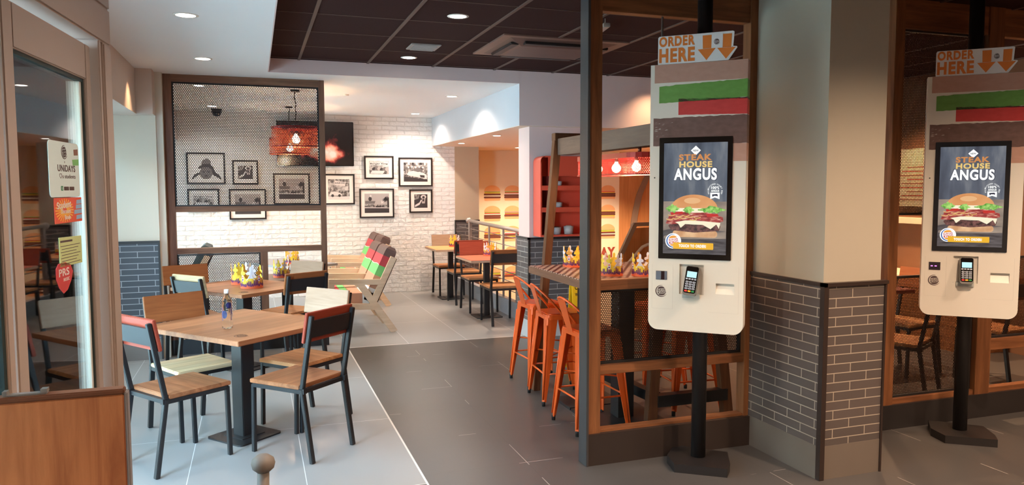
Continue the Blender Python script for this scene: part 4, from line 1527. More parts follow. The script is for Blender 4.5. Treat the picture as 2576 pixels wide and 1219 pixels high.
def bulb(parent, x, y, z, r_=0.032, power=14, colr=WARM):
    b2 = MB().lathe([(0.0, -r_), (r_ * 0.5, -r_ * 0.87), (r_ * 0.87, -r_ * 0.5), (r_, 0), (r_ * 0.85, r_ * 0.55), (r_ * 0.4, r_ * 1.1), (r_ * 0.35, r_ * 1.5), (0, r_ * 1.5)], 16)
    o_ = b2.build('bulb', M['bulb'], parent, loc=(x, y, z))
    l = bpy.data.lights.new('bulb_lamp', 'POINT')
    l.energy = power
    l.color = colr
    l.shadow_soft_size = r_ * 1.05
    lo = bpy.data.objects.new('bulb_lamp', l)
    lo.location = (parent.location.x + x, parent.location.y + y, parent.location.z + z - r_ * 2.4)
    col.objects.link(lo)
    MB().tube([(x, y, z + r_ * 1.4), (x, y, z + 0.085)], 0.012, 10).build('lamp_holder', M['black_steel'], parent)
    return o_


for y in (0.30, 0.02, -0.26):
    bulb(ll, 0, y, 1.758, 0.03, 3.5)
tag(ll, 'long red perforated lamp with bulbs hanging under the timber beam', 'lamp')


# round orange red pendants in the lounge
def pendant(x, y, z0, z1, label):
    r_ = empty('pendant_lamp', (x, y, 0))
    poly = [(0.262 * math.cos(2 * PI * i / 48), 0.262 * math.sin(2 * PI * i / 48)) for i in range(48)]
    s_ = shade(poly, z0, z1, redp2, r_)
    MB().lathe([(0.262, z0 - 0.006), (0.266, z0 - 0.006), (0.266, z0 + 0.006), (0.262, z0 + 0.006)], 48, cap=False).lathe([(0.262, z1 - 0.006), (0.266, z1 - 0.006), (0.266, z1 + 0.02), (0.262, z1 + 0.02)], 48, cap=False).build('rim', M['redsolid'], s_)
    sp_ = MB()
    for a in range(3):
        ang = a * 2 * PI / 3
        sp_.tube([(0, 0, z1 + 0.01), (0.262 * math.cos(ang), 0.262 * math.sin(ang), z1 + 0.01)], 0.005, 6)
    sp_.build('spider', M['black_steel'], r_)
    rnd = random.Random(int(y * 10))
    pts = [(rnd.uniform(-0.012, 0.012), rnd.uniform(-0.01, 0.01), z1 + 0.01 + (2.715 - z1) * i / 10) for i in range(11)]
    MB().tube(pts, 0.006, 6).build('cord', M['black'], r_)
    MB().lathe([(0.05, 2.70), (0.05, 2.72), (0, 2.72)], 16).build('ceiling_rose', M['black_steel'], r_)
    bulb(r_, 0, 0, (z0 + z1) / 2 - 0.02, 0.045, 14)
    tag(r_, label, 'lamp')


pendant(0.46, 8.75, 2.09, 2.29, 'orange red round mesh pendant lamp, higher and nearer of the pair by the television')
pendant(0.47, 10.55, 2.09, 2.28, 'orange red round mesh pendant lamp, lower and farther of the pair by the television')


# ================================================================== BAR STOOLS
def make_stool(label, x, y, facing):
    """sheet steel bar stool facing +Y locally, low back"""
    r_ = empty('bar_stool', (x, y, 0), R(facing - 90))
    om = M['orange_steel']
    seat = MB()
    seat.prism(rrect(-0.155, 0.155, -0.155, 0.155, 0.045, 6), 0.665, 0.675)
    seat.prism(rrect(-0.158, 0.158, -0.158, 0.158, 0.048, 6), 0.640, 0.665)
    seat.prism(rrect(-0.135, 0.135, -0.135, 0.135, 0.04, 6), 0.675, 0.681)
    seat.build('seat', om, r_)
    for sx in (-1, 1):
        for sy in (-1, 1):
            lg = MB()
            # folded V-section sheet leg, tapering downwards and splaying out
            n_ = 8
            rows = []
            for i in range(n_ + 1):
                f = i / n_
                z = 0.655 * (1 - f) + 0.028 * f
                off = 0.150 + 0.048 * f
                wd = 0.085 * (1 - f) + 0.026 * f
                cx_, cy_ = sx * off, sy * off
                rows.append([(cx_ - sx * wd, cy_, z), (cx_ - sx * wd * 0.4, cy_ + sy * 0.002, z), (cx_ - sx * 0.008, cy_ - sy * 0.0, z), (cx_, cy_ - sy * 0.008, z), (cx_ + sx * 0.002, cy_ - sy * wd * 0.4, z), (cx_, cy_ - sy * wd, z),
                             (cx_ - sx * 0.006, cy_ - sy * wd, z), (cx_ - sx * 0.012, cy_ - sy * 0.012, z), (cx_ - sx * wd, cy_ - sy * 0.006, z)])
            vs_ = [p for rr in rows for p in rr]
            k_ = 9
            fs = []
            for i in range(n_):
                for j in range(k_):
                    fs.append((i * k_ + j, i * k_ + (j + 1) % k_, (i + 1) * k_ + (j + 1) % k_, (i + 1) * k_ + j))
            lg.add(vs_, fs)
            # raised rib down the corner
            lg.tube([(sx * 0.152, sy * 0.152, 0.60), (sx * 0.199, sy * 0.199, 0.05)], 0.006, 6)
            L_ = lg.build('leg', om, r_)
            MB().lathe([(0.013, 0.0), (0.014, 0.028), (0.012, 0.034)], 12, 0, Tr(sx * 0.191, sy * 0.191, 0)).build('rubber_foot', M['rubber'], L_)
    # foot rails
    rl = MB()
    z = 0.235
    o_ = 0.176
    for a, b2 in (((-o_, -o_), (o_, -o_)), ((o_, -o_), (o_, o_)), ((o_, o_), (-o_, o_)), ((-o_, o_), (-o_, -o_))):
        rl.tube([(*a, z), (*b2, z)], 0.007, 8)
    z = 0.36
    rl.tube([(-0.16, -0.16, z), (0.16, 0.16, z)], 0.006, 8)
    rl.tube([(0.16, -0.16, z), (-0.16, 0.16, z)], 0.006, 8)
    rl.build('foot_rail', om, r_)
    # back hoop: rises from mid sides, leans backwards
    hp_ = []
    for i in range(25):
        a = R(-20 + 220 * i / 24)
        c_, s_ = math.cos(a), math.sin(a)
        up_ = max(0.0, s_)
        hp_.append((0.155 * max(-1, min(1, c_ * 1.12)), -0.02 - 0.16 * max(0, s_) ** 0.8 - 0.045 * up_ if s_ > 0 else -0.02 - s_ * 0.1, 0.66 + 0.235 * up_ ** 0.75))
    MB().tube(hp_, 0.0085, 8).build('back_hoop', om, r_)
    sp_ = MB()
    sp_.add([(-0.045, -0.158, 0.665), (0.045, -0.158, 0.665), (0.062, -0.226, 0.885), (-0.062, -0.226, 0.885),
             (-0.045, -0.155, 0.665), (0.045, -0.155, 0.665), (0.062, -0.223, 0.885), (-0.062, -0.223, 0.885)],
            [(0, 1, 2, 3), (7, 6, 5, 4), (0, 4, 5, 1), (1, 5, 6, 2), (2, 6, 7, 3), (3, 7, 4, 0)])
    for i in range(4):
        sp_.lathe([(0.004, 0), (0.002, 0.003), (0, 0.003)], 8, 0, Tr(-0.03 + 0.02 * i, -0.1605, 0.685) @ Rx(R(90)))
    sp_.build('back_splat', om, r_)
    tag(r_, label, 'stool', 'orange bar stools at the checked table')


make_stool('orange metal bar stool farthest back, nearest the tiled column', 2.25, 5.80, 4)
make_stool('orange metal bar stool in the middle of the left row, one leg towards us', 2.21, 5.29, -4)
make_stool('orange metal bar stool half hidden by the steel edge of the partition', 2.15, 4.60, 2)
make_stool('orange metal bar stool right of the kiosk pole behind the partition', 3.0, 4.76, 176)
make_stool('orange metal bar stool far right behind the mesh, seen past the kiosk', 3.08, 5.38, 182)


# ================================================================== PAPER CROWNS
crown_cols = [plain('crown yellow card', sw(238, 204, 60), 0.6, vary=0), plain('crown orange band', sw(232, 104, 60), 0.6, vary=0), plain('crown purple drip', sw(104, 44, 96), 0.6, vary=0), plain('crown white card', sw(222, 220, 232), 0.6, vary=0), plain('crown gold card', sw(206, 146, 48), 0.6, vary=0)]


def clover(f):
    """height profile across one tooth, f in -1..1 -> list outline of (u, v)"""
    def a(cu, cv, ru, rv, a0, a1, n=7):
        return [(cu + ru * math.cos(R(a0 + (a1 - a0) * i / n)), cv + rv * math.sin(R(a0 + (a1 - a0) * i / n))) for i in range(n + 1)]
    pts = [(-1.0, 0.36), (-0.7, 0.40), (-0.42, 0.50), (-0.20, 0.60)]
    pts += a(-0.50, 0.70, 0.27, 0.068, -60, -290, 9)
    pts += a(0.0, 0.885, 0.29, 0.112, 225, -45, 10)
    pts += a(0.50, 0.70, 0.27, 0.068, 110, -120, 9)
    pts += [(0.20, 0.60), (0.42, 0.50), (0.7, 0.40), (1.0, 0.36)]
    return pts


def make_crown(r_, h_, label, loc, rz=0, group='paper crowns on the tables'):
    root = empty('paper_crown', loc, rz)
    nT = 8
    circ = 2 * PI * r_

    def wrap(u, v, dr=0.0):
        a = u / r_
        rr = r_ + dr
        return (rr * math.cos(a), rr * math.sin(a), v)

    def sheet(mb_, poly, dr, m_, th=0.0008):
        # centre-fan of a small polygon bent on the cylinder
        n_ = len(poly)
        cx_ = sum(p[0] for p in poly) / n_
        cy_ = sum(p[1] for p in poly) / n_
        vs_ = [wrap(cx_, cy_, dr)] + [wrap(*p, dr) for p in poly] + [wrap(cx_, cy_, dr - th)] + [wrap(*p, dr - th) for p in poly]
        fs = []
        for i in range(n_):
            j = (i + 1) % n_
            fs.append((0, 1 + i, 1 + j))
            fs.append((n_ + 1, n_ + 2 + j, n_ + 2 + i))
            fs.append((1 + i, n_ + 2 + i, n_ + 2 + j, 1 + j))
        mb_.add(vs_, fs, m_)

    tw = circ / nT
    body = MB()
    for k in range(nT):
        u0 = k * tw
        mcol = (0, 3, 4, 0, 0, 3, 4, 3)[k]
        pr_ = clover(0)
        for i in range(len(pr_) - 1):
            pass
        lower = [(u0 + tw * j / 4, 0) for j in range(5)]
        upp = [(u0 + tw * (1 - j / 4), 0.46 * h_) for j in range(5)]
        sheet(body, lower + upp, 0, 4 if mcol == 4 else 0)
        tooth = [(u0 + tw / 2 + u * tw / 2, v * h_) for u, v in pr_]
        tooth = [(u0, 0.38 * h_)] + tooth + [(u0 + tw, 0.38 * h_)]
        sheet(body, tooth[::-1], 0.0004, mcol)
    body.build('crown_card', crown_cols, root)
    band = MB()
    rnd = random.Random(int(loc[0] * 100 + loc[1] * 10))
    nd = 40
    ho = [h_ * (0.07 + 0.10 * rnd.random()) for _ in range(nd)]
    hpz = [h_ * (0.20 + 0.22 * rnd.random() * (1 if k % 4 else 0.2)) for k in range(nd)]
    for k in range(nd):
        u0, u1 = circ * k / nd, circ * (k + 1) / nd
        du = (u1 - u0) * 0.25
        sheet(band, [(u0, 0), (u1, 0), (u1, h_ * 0.07), (u1 - du, ho[k]), (u0 + du, ho[k]), (u0, h_ * 0.07)], 0.0012, 1)
        sheet(band, [(u0, 0.02 * h_), (u1, 0.02 * h_), (u1, h_ * 0.15), (u1 - du, hpz[k]), (u0 + du, hpz[k]), (u0, h_ * 0.15)], 0.0007, 2)
    for k in range(0, nT, 2):
        uc = (k + 0.5) * tw
        sheet(band, [(uc + tw * 0.17 * math.cos(2 * PI * i / 14), h_ * 0.46 + h_ * 0.14 * math.sin(2 * PI * i / 14)) for i in range(14)], 0.0014, 3)
        sheet(band, [(uc + tw * 0.11 * math.cos(PI * i / 8), h_ * 0.48 + h_ * 0.08 * math.sin(PI * i / 8)) for i in range(9)], 0.0018, 1)
        sheet(band, [(uc + tw * 0.11 * math.cos(PI + PI * i / 8), h_ * 0.44 + h_ * 0.08 * math.sin(PI + PI * i / 8)) for i in range(9)], 0.0018, 2)
    band.build('printed_drips', crown_cols, root)
    tag(root, label, 'paper crown', group)
    return root


make_crown(0.095, 0.195, 'large paper crown nearest the bottle table, front one of the pair', (-0.04, 6.98, 0.7512), 0.3)
make_crown(0.085, 0.195, 'large paper crown partly behind its twin on the second table', (-0.135, 7.28, 0.7512), 1.4)
make_crown(0.085, 0.195, 'paper crown on the dark lounge table behind the screen', (0.26, 8.50, 0.661), 0.8)
make_crown(0.09, 0.195, 'paper crown on the long grey table close to the brick wall', (0.44, 10.0, 0.661), 2.1)
make_crown(0.085, 0.17, 'paper crown on the small orange wood table by the brick wall', (2.83, 10.87, 0.7512), 1.0)
make_crown(0.085, 0.17, 'paper crown on the coral table by the railing', (2.88, 9.25, 0.7512), 2.2)
make_crown(0.074, 0.145, 'paper crown in the middle of the checked high table', (2.22, 4.43, 1.0512), 0.5)
make_crown(0.078, 0.150, 'paper crown on the checked table hidden partly by the steel post', (2.205, 5.02, 1.0512), 1.9)
make_crown(0.078, 0.150, 'paper crown on the checked table peeking out beside the kiosk', (2.41, 4.34, 1.0512), 2.7)

# ================================================================== WATER BOTTLE
wb_ = empty('water_bottle', (-0.18, 4.99, 0.751))
gm, gt, gb = nmat('clear bottle plastic')
gb.inputs['Base Color'].default_value = (0.95, 0.99, 0.98, 1)
gb.inputs['Roughness'].default_value = 0.03
gb.inputs['Transmission Weight'].default_value = 1.0
gb.inputs['IOR'].default_value = 1.12
MB().lathe([(0.0, 0.004), (0.022, 0.0), (0.031, 0.005), (0.0335, 0.02), (0.0335, 0.14), (0.032, 0.165), (0.026, 0.190), (0.017, 0.205), (0.0135, 0.212), (0.0135, 0.222), (0.0, 0.222)], 32).build('bottle_body', gm, wb_)
MB().lathe([(0.0, 0.222), (0.0155, 0.222), (0.0155, 0.243), (0.014, 0.246), (0.0, 0.246)], 24).build('cap', plain('white bottle cap', sw(228, 230, 232), 0.4, vary=0), wb_)
lb = MB()
rl_ = 0.0341


def bend(poly, m_, dr=0.0):
    n_ = len(poly)
    vs_ = [((rl_ + dr) * math.sin(u / rl_), -(rl_ + dr) * math.cos(u / rl_), v) for u, v in poly]
    lb.add(vs_, [tuple(range(n_))], m_)


def bdisc(cu, cv, ru, rv, m_, dr):
    n_ = 16
    for i in range(n_):
        a0, a1 = 2 * PI * i / n_, 2 * PI * (i + 1) / n_
        bend([(cu, cv), (cu + ru * math.cos(a0), cv + rv * math.sin(a0)), (cu + ru * math.cos(a1), cv + rv * math.sin(a1))], m_, dr)


bdisc(-0.016, 0.092, 0.017, 0.026, 0, 0.0002)
bdisc(0.012, 0.150, 0.018, 0.018, 0, 0.0002)
for i in range(8):
    u = 0.0 + i * 0.005
    bend([(u, 0.128 + i * 0.0005), (u + 0.005, 0.128 + i * 0.0005), (u + 0.005, 0.134), (u, 0.134)], 1, 0.0003)
tm = MB()
tm.text('smartwater', 0.082, 0.013, 0, 0, 0, 0.0002, 0.01, 0)
for q_, (uc, mi_) in enumerate(((-0.032, 2), (0.026, 2))):
    vs_ = []
    for v in tm.v:
        u = uc - v.y
        z = 0.095 + v.x
        vs_.append(((rl_ + 0.0005) * math.sin(u / rl_), -(rl_ + 0.0005) * math.cos(u / rl_), z))
    lb.add(vs_, tm.f, mi_)
lb.build('label', [plain('label indigo', sw(24, 28, 74), 0.4, vary=0), plain('label navy', sw(18, 18, 44), 0.4, vary=0), plain('label lettering', sw(60, 76, 150), 0.4, vary=0)], wb_)
tag(wb_, 'clear plastic water bottle with blue label standing on the front table', 'bottle')


# ================================================================== LOUNGE BENCHES
fab = {k_: plain('lounge fabric ' + k_, c_, 0.85, vary=0.05, bump=0.15) for k_, c_ in dict(cream=sw(226, 220, 212), tan=sw(196, 142, 112), green=sw(116, 190, 108), red=sw(186, 66, 72), brown=sw(104, 80, 74)).items()}
FK = list(fab)


def make_lounge(x, y, label, teal=False, flip=False, seats=2):
    r_ = empty('lounge_bench', (x, y, 0), PI if flip else 0)
    wd = M['loungewood']
    SP = 0.59
    for k in range(seats + 1):
        yy = k * SP
        f = MB()
        w2 = 0.045
        f.bar((0.0, yy, 0.60), (0.66, yy, 0.575), w2, 0.062, 0, None, (0, 1, 0), 0.003) if False else None
        cnt = [0]

        def bb(a, b2, wid):
            cnt[0] += 1
            w2 = 0.048 - 0.0016 * cnt[0]
            f.bar((a[0], yy, a[1]), (b2[0], yy, b2[1]), w2, wid, 0, None, (0, 1, 0), 0.003) if False else f.bar((a[0], yy, a[1]), (b2[0], yy, b2[1]), wid, w2, 0, None, (0, 1, 0), 0.003)
        bb((0.0, 0.60), (0.60, 0.575), 0.062)      # arm
        bb((0.03, 0.0), (0.03, 0.61), 0.06)        # front leg
        bb((0.03, 0.33), (0.50, 0.30), 0.065)      # seat rail
        bb((0.33, 0.575), (0.72, 0.0), 0.075)      # rear leg
        bb((0.46, 0.30), (0.72, 0.85), 0.07)       # back post
        f.build('side_frame', wd, r_)
    MB().box(0.05, 0.5, 0.02, seats * SP - 0.02, 0.29, 0.315).build('seat_deck', wd, r_)
    T_ = Tr(0.50, 0, 0.33) @ Ry(R(25))
    MB().box(0.012, 0.03, 0.03, seats * SP - 0.03, 0.0, 0.56, 0, T_).build('back_board', plain('dark brown upholstery back', sw(74, 52, 44), 0.7), r_)
    # layered back cushions
    for k in range(seats):
        ya, yb = k * SP + 0.04, (k + 1) * SP - 0.03
        c_ = MB()
        hts = [0.0, 0.09, 0.12, 0.24, 0.36, 0.475, 0.56, 0.64] if not teal else [0, 0.64]
        cl = [0, 0, 1, 2, 3, 4, 4] if not teal else [0]
        nY = 6
        hts_ = [0.0, 0.15, 0.30, 0.42, 0.54, 0.66]
        cl_ = [0, 1, 2, 3, 4]
        rows = []
        nh = 22
        for i in range(nh + 1):
            f_ = i / nh
            rows.append(f_ * 0.66)
        th = 0.13
        # grid shell with rounded top: front/side/back ring per row
        def ring(h):
            top = max(0.0, (h - 0.58) / 0.08)
            inset = 0.03 * (1 - math.sqrt(max(0, 1 - top ** 2)))
            return [(-th + inset, ya + inset), (-th + inset, (ya + yb) / 2), (-th + inset, yb - inset), (-0.0 - inset, yb - inset), (-0.0 - inset, (ya + yb) / 2), (-0.0 - inset, ya + inset)]
        vs_ = []
        for h in rows:
            for (px_, py_) in ring(h):
                vs_.append((px_, py_, h))
        base = len(c_.v)
        for i in range(nh):
            for j in range(6):
                j2 = (j + 1) % 6
                hm = (rows[i] + rows[i + 1]) / 2
                if teal:
                    mi_ = 0
                else:
                    wob = 0.0
                    mi_ = 0
                    for q in range(5):
                        if hm + wob > hts_[q]:
                            mi_ = cl_[q]
                c_.add([vs_[i * 6 + j], vs_[i * 6 + j2], vs_[(i + 1) * 6 + j2], vs_[(i + 1) * 6 + j]], [(0, 3, 2, 1)], mi_, T_, False)
        c_.add(vs_[-6:], [(5, 4, 3, 2, 1, 0)], 0 if teal else 4, T_)
        if not teal:
            # white wavy piping line printed between layers
            pts = [(-th - 0.001, ya + (yb - ya) * i / 8, 0.42 + 0.008 * math.sin(i * 0.8)) for i in range(9)]
            c_.tube(pts, 0.004, 5, 0, T_)
        mats = [fab[q] for q in FK] if not teal else [plain('dark teal upholstery', sw(54, 66, 68), 0.8, vary=0.05)]
        c_.build('back_cushion', mats, r_)
        s_ = MB()
        xs_ = [0.03, 0.09, 0.16, 0.24, 0.37, 0.52]
        cc = [4, 3, 2, 1, 0]
        if teal:
            s_.box(0.03, 0.50, ya, yb, 0.316, 0.44, 0, bev=0.02)
        else:
            for q in range(5):
                s_.box(xs_[q], xs_[q + 1], ya, yb, 0.316, 0.455, cc[q], bev=0.004)
        s_.build('seat_cushion', mats, r_)
    tag(r_, label, 'lounge seat')
    return r_


make_lounge(0.75, 8.38, 'two seat pale wood lounge bench with layered stripe cushions, nearer pair')
make_lounge(1.01, 10.26, 'two seat pale wood lounge bench with layered stripe cushions beside the brick wall')
make_lounge(-0.05 - 1.2, 9.3, 'dark teal cushioned lounge chair behind the mesh screen', True, False, 1)

# ================================================================== PICTURES ON THE BRICK WALL
greys = [plain('photo paper grey', sw(176, 168, 166), 0.6, vary=0), plain('photo dark grey', sw(58, 52, 54), 0.6, vary=0), plain('photo mid grey', sw(112, 106, 106), 0.6, vary=0), plain('photo light grey', sw(214, 208, 206), 0.6, vary=0),
         noise_ramp('photo grain mid', [(0.35, sw(50, 46, 48)), (0.5, sw(120, 114, 112)), (0.65, sw(196, 190, 188))], 26, detail=8),
         noise_ramp('photo grain light', [(0.35, sw(96, 92, 92)), (0.6, sw(206, 200, 198))], 14, detail=8)]


def picture(x0, x1, z0, z1, kind, label, mx=0.055, mz=0.055):
    cx_, cz_ = (x0 + x1) / 2, (z0 + z1) / 2
    r_ = empty('framed_picture', (cx_, 11.58, cz_))
    w2, h2 = (x1 - x0) / 2, (z1 - z0) / 2
    f = MB()
    b2 = 0.022
    f.box(-w2, w2, -0.012, 0.018, -h2, -h2 + b2).box(-w2, w2, -0.012, 0.018, h2 - b2, h2).box(-w2, -w2 + b2, -0.012, 0.018, -h2 + b2, h2 - b2).box(w2 - b2, w2, -0.012, 0.018, -h2 + b2, h2 - b2)
    f.build('frame', M['frame_black'], r_)
    MB().box(-w2 + b2, w2 - b2, 0.0, 0.01, -h2 + b2, h2 - b2).build('mount', M['mat_white'], r_)
    a = MB()
    pw, ph = w2 - b2 - mx, h2 - b2 - mz
    F = FACE @ Tr(0, 0, 0.0004)
    def pg(pts, m_, z=0.0):
        a.prism([(u * pw, v * ph) for u, v in pts], z, z + 0.0005, m_, F)
    rnd = random.Random(int(x0 * 37 + z0 * 91))
    full = [(-1, -1), (1, -1), (1, 1), (-1, 1)]
    if kind == 'portrait':   # child in a cap, chin down
        pg([(-0.95, -0.95), (-0.75, -0.5), (-0.4, -0.3), (-0.3, 0.1), (0.2, 0.3), (0.5, 0.05), (0.6, -0.3), (0.9, -0.6), (1.0, -0.95), (0.75, -0.75), (0.3, -0.45), (-0.3, -0.4), (-0.6, -0.65)], 1, 0)
        pg(arc(0.0, -0.38, 0.42, 0.52, 0, 360, 20), 2, 0.0005)
        pg([(-0.45, -0.05), (-0.5, 0.1), (-0.2, 0.38), (0.25, 0.4), (0.5, 0.1), (0.48, -0.1), (0.1, 0.12), (-0.2, 0.1)], 1, 0.001)
        pg([(-0.3, 0.35), (-0.2, 0.7), (0.1, 0.85), (0.35, 0.6), (0.3, 0.3)], 2, 0.001)
        pg(arc(-0.16, -0.28, 0.09, 0.06, 0, 360, 10), 1, 0.0015)
        pg(arc(0.16, -0.28, 0.09, 0.06, 0, 360, 10), 1, 0.0015)
        pg(arc(0.0, -0.62, 0.14, 0.07, 0, 360, 10), 1, 0.0015)
    elif kind == 'news':
        pg(full, 5)
        pg([(-0.95, 0.35), (0.95, 0.35), (0.95, 0.95), (-0.95, 0.95)], 3, 0.0005)
        a.text("You have to eat at", 1.1 * pw, 0.14 * ph, -0.1 * pw, 0.82 * ph, 0.001, 0.0004, 0.0, 1, F)
        a.text('Burger King', 1.8 * pw, 0.28 * ph, 0, 0.55 * ph, 0.001, 0.0004, 0.04, 1, F)
        pg([(-1, -1), (1, -1), (1, 0.05), (-1, 0.1)], 4, 0.0005)
        for k in range(7):
            pg(arc(-0.8 + 0.27 * k, -0.25 + rnd.uniform(-0.1, 0.15), 0.2, 0.28, 0, 360, 12), (0, 1, 2)[k % 3], 0.001 + k * 0.0001)
        pg([(-0.9, -0.95), (0.4, -0.95), (0.6, -0.5), (-0.7, -0.45)], 3, 0.002)
    elif kind == 'drive':    # old restaurant front with palm
        pg(full, 0)
        pg([(-1, -1), (1, -1), (1, -0.55), (-1, -0.5)], 1, 0.0005)
        pg([(-1, -0.5), (0.9, -0.5), (0.9, -0.42), (-1, -0.36)], 3, 0.001)
        pg([(-1, -0.4), (1, -0.45), (1, -0.2), (-1, -0.1)], 4, 0.001)
        pg([(-0.95, -0.05), (-0.2, -0.05), (-0.12, 0.22), (-0.95, 0.25)], 2, 0.001)
        pg(arc(-0.55, 0.45, 0.14, 0.22, 0, 360, 12), 1, 0.0015)
        pg(arc(-0.5, 0.75, 0.07, 0.12, 0, 360, 10), 3, 0.002)
        pg([(0.35, -0.05), (0.62, 0.0), (0.62, 0.3), (0.35, 0.25)], 3, 0.001)
        pg([(0.84, -0.45), (1.0, -0.45), (0.98, 0.6), (0.86, 0.6)], 1, 0.0015)
        for an in (150, 175, 200, 120, 90):
            c2, s2 = math.cos(R(an)), math.sin(R(an))
            pg([(0.9, 0.3), (0.9 + 0.5 * c2 - 0.06 * s2, 0.3 + 0.45 * s2 - 0.15), (0.9 + 0.25 * c2, 0.36 + 0.4 * s2)][:3], 1, 0.002)
        pg([(-0.1, -0.42), (0.35, -0.42), (0.33, -0.28), (-0.1, -0.28)], 1, 0.0025)
    elif kind == 'street':
        pg(full, 4)
        pg([(-1, -1), (1, -1), (1, -0.7), (-1, -0.72)], 3, 0.0005)
        pg([(-1, 0.2), (-0.2, 0.1), (0.0, -0.1), (0.9, -0.15), (0.9, 0.3), (0.0, 0.4), (-1, 0.7)], 5, 0.001)
        pg([(-0.4, 0.45), (0.6, 0.3), (0.62, 0.72), (-0.4, 0.85)], 3, 0.0015)
        a.text('BURGER KING', 0.9 * pw, 0.16 * ph, 0.1 * pw, 0.62 * ph, 0.002, 0.0004, 0.03, 1, F)
        pg([(-0.9, -0.5), (-0.75, -0.25), (-0.4, -0.2), (0.1, -0.35), (0.3, -0.5), (0.25, -0.62), (-0.9, -0.62)], 3, 0.002)
        pg(arc(-0.6, -0.62, 0.13, 0.14, 0, 360, 12), 1, 0.0025)
        pg(arc(0.05, -0.62, 0.13, 0.14, 0, 360, 12), 1, 0.0025)
    elif kind == 'cars':
        pg(full, 4)
        for k in range(6):
            pg([(-1 + k * 0.34, 0.75), (-0.8 + k * 0.34, 0.75), (-0.85 + k * 0.34, 1.0), (-1 + k * 0.34, 1.0)], (1, 3)[k % 2], 0.0005)
        pg([(-0.75, -0.25), (-0.6, 0.05), (-0.1, 0.15), (0.7, -0.1), (0.95, -0.35), (0.95, -0.75), (0.4, -0.6), (-0.6, -0.35)], 3, 0.001)
        pg([(-0.25, 0.15), (-0.1, 0.45), (0.35, 0.45), (0.6, 0.1), (0.2, -0.0)], 2, 0.0015)
        pg([(0.35, -0.3), (0.75, -0.35), (0.75, -0.6), (0.4, -0.55)], 1, 0.0015)
        pg([(-1, -1), (1, -1), (1, -0.8), (-1, -0.45)], 1, 0.0012)
        for k in range(5):
            pg(arc(-0.6 + 0.3 * k, 0.5 + 0.05 * (k % 2), 0.07, 0.11, 0, 360, 10), 3, 0.002)
    else:                    # small candid with a hand and a cup
        pg(full, 1)
        pg([(-1, 0.2), (-0.4, 0.3), (-0.2, 0.9), (-1, 1)], 4, 0.0005)
        pg([(-0.9, -0.9), (-0.2, -0.55), (0.05, -0.1), (0.15, 0.1), (0.0, 0.2), (-0.2, -0.2), (-0.9, -0.6)], 3, 0.001)
        pg([(0.15, -0.35), (0.6, -0.35), (0.7, 0.4), (0.15, 0.45)], 0, 0.0015)
        pg([(0.25, -0.05), (0.5, -0.05), (0.52, 0.3), (0.25, 0.3)], 1, 0.002)
        pg(arc(0.4, 0.62, 0.42, 0.3, 0, 360, 14), 3, 0.0013)
        pg(arc(0.4, 0.56, 0.2, 0.18, 0, 360, 14), 1, 0.0018)
    a.build('photo_print', greys, r_)
    tag(r_, label, 'picture', 'framed black and white photographs on the brick wall')


picture(-0.90, -0.385, 1.69, 2.135, 'portrait', 'framed photo of a child in a cap, upper left behind the mesh', 0.03, 0.03)
picture(-0.29, 0.065, 1.685, 2.035, 'candid', 'small square framed photo behind the mesh, right of the child portrait')
picture(-0.90, -0.475, 1.305, 1.625, 'news', 'framed newspaper advert behind the mesh, lower left')
picture(-0.345, 0.165, 1.175, 1.62, 'drive', 'framed photo whose lower edge shows under the mesh panel')
picture(0.27, 0.79, 1.39, 1.85, 'drive', 'framed roadside photo behind the mesh, below the pendant lamps')
picture(0.98, 1.45, 1.38, 1.84, 'street', 'framed street photo directly under the television')
picture(1.60, 2.05, 1.765, 2.12, 'news', 'framed newspaper advert right of the television')
picture(2.13, 2.66, 1.65, 2.10, 'cars', 'framed photo of parked cars, upper right on the brick wall')
picture(1.52, 2.05, 1.17, 1.62, 'drive', 'framed roadside photo with palm tree below the newspaper advert')
picture(2.29, 2.655, 1.24, 1.605, 'candid', 'small framed photo of a hand and cup, lower right on the brick wall')

# television
tv = empty('television', (0.88, 11.44, 0))
MB().box(-0.55, 0.55, 0.0, 0.06, 1.955, 2.61, bev=0.006).build('bezel', M['bezel'], tv)
mtv, tt, tb = nmat('fire video')
tcn = N(tt, 'ShaderNodeTexCoord')
mpn = N(tt, 'ShaderNodeMapping')
mpn.inputs['Location'].default_value = (-0.21, 0, -10.0)
mpn.inputs['Scale'].default_value = (2.1, 0, 4.6)
tt.links.new(tcn.outputs['Object'], mpn.inputs[0])
gd = N(tt, 'ShaderNodeTexGradient', gradient_type='SPHERICAL')
nzn = N(tt, 'ShaderNodeTexNoise')
nzn.inputs['Scale'].default_value = 6
nzn.inputs['Detail'].default_value = 8
tt.links.new(tcn.outputs['Object'], nzn.inputs['Vector'])
ms = N(tt, 'ShaderNodeMath', operation='MULTIPLY_ADD')
ms.inputs[1].default_value = 1.5
ms.inputs[2].default_value = -0.68
tt.links.new(nzn.outputs['Fac'], ms.inputs[0])
ad_ = N(tt, 'ShaderNodeMath', operation='ADD')
tt.links.new(mpn.outputs[0], gd.inputs[0])
tt.links.new(gd.outputs['Fac'], ad_.inputs[0])
tt.links.new(ms.outputs[0], ad_.inputs[1])
rpn = N(tt, 'ShaderNodeValToRGB')
e = rpn.color_ramp.elements
e[0].position, e[0].color = 0.28, sw(26, 14, 16)
e[1].position, e[1].color = 0.95, sw(255, 232, 206)
for p_, c_ in ((0.42, sw(110, 34, 36)), (0.55, sw(226, 96, 76)), (0.72, sw(255, 176, 140))):
    q_ = e.new(p_)
    q_.color = c_
tt.links.new(ad_.outputs[0], rpn.inputs[0])
tb.inputs['Base Color'].default_value = (0.01, 0.01, 0.01, 1)
tb.inputs['Roughness'].default_value = 0.2
tt.links.new(rpn.outputs[0], tb.inputs['Emission Color'])
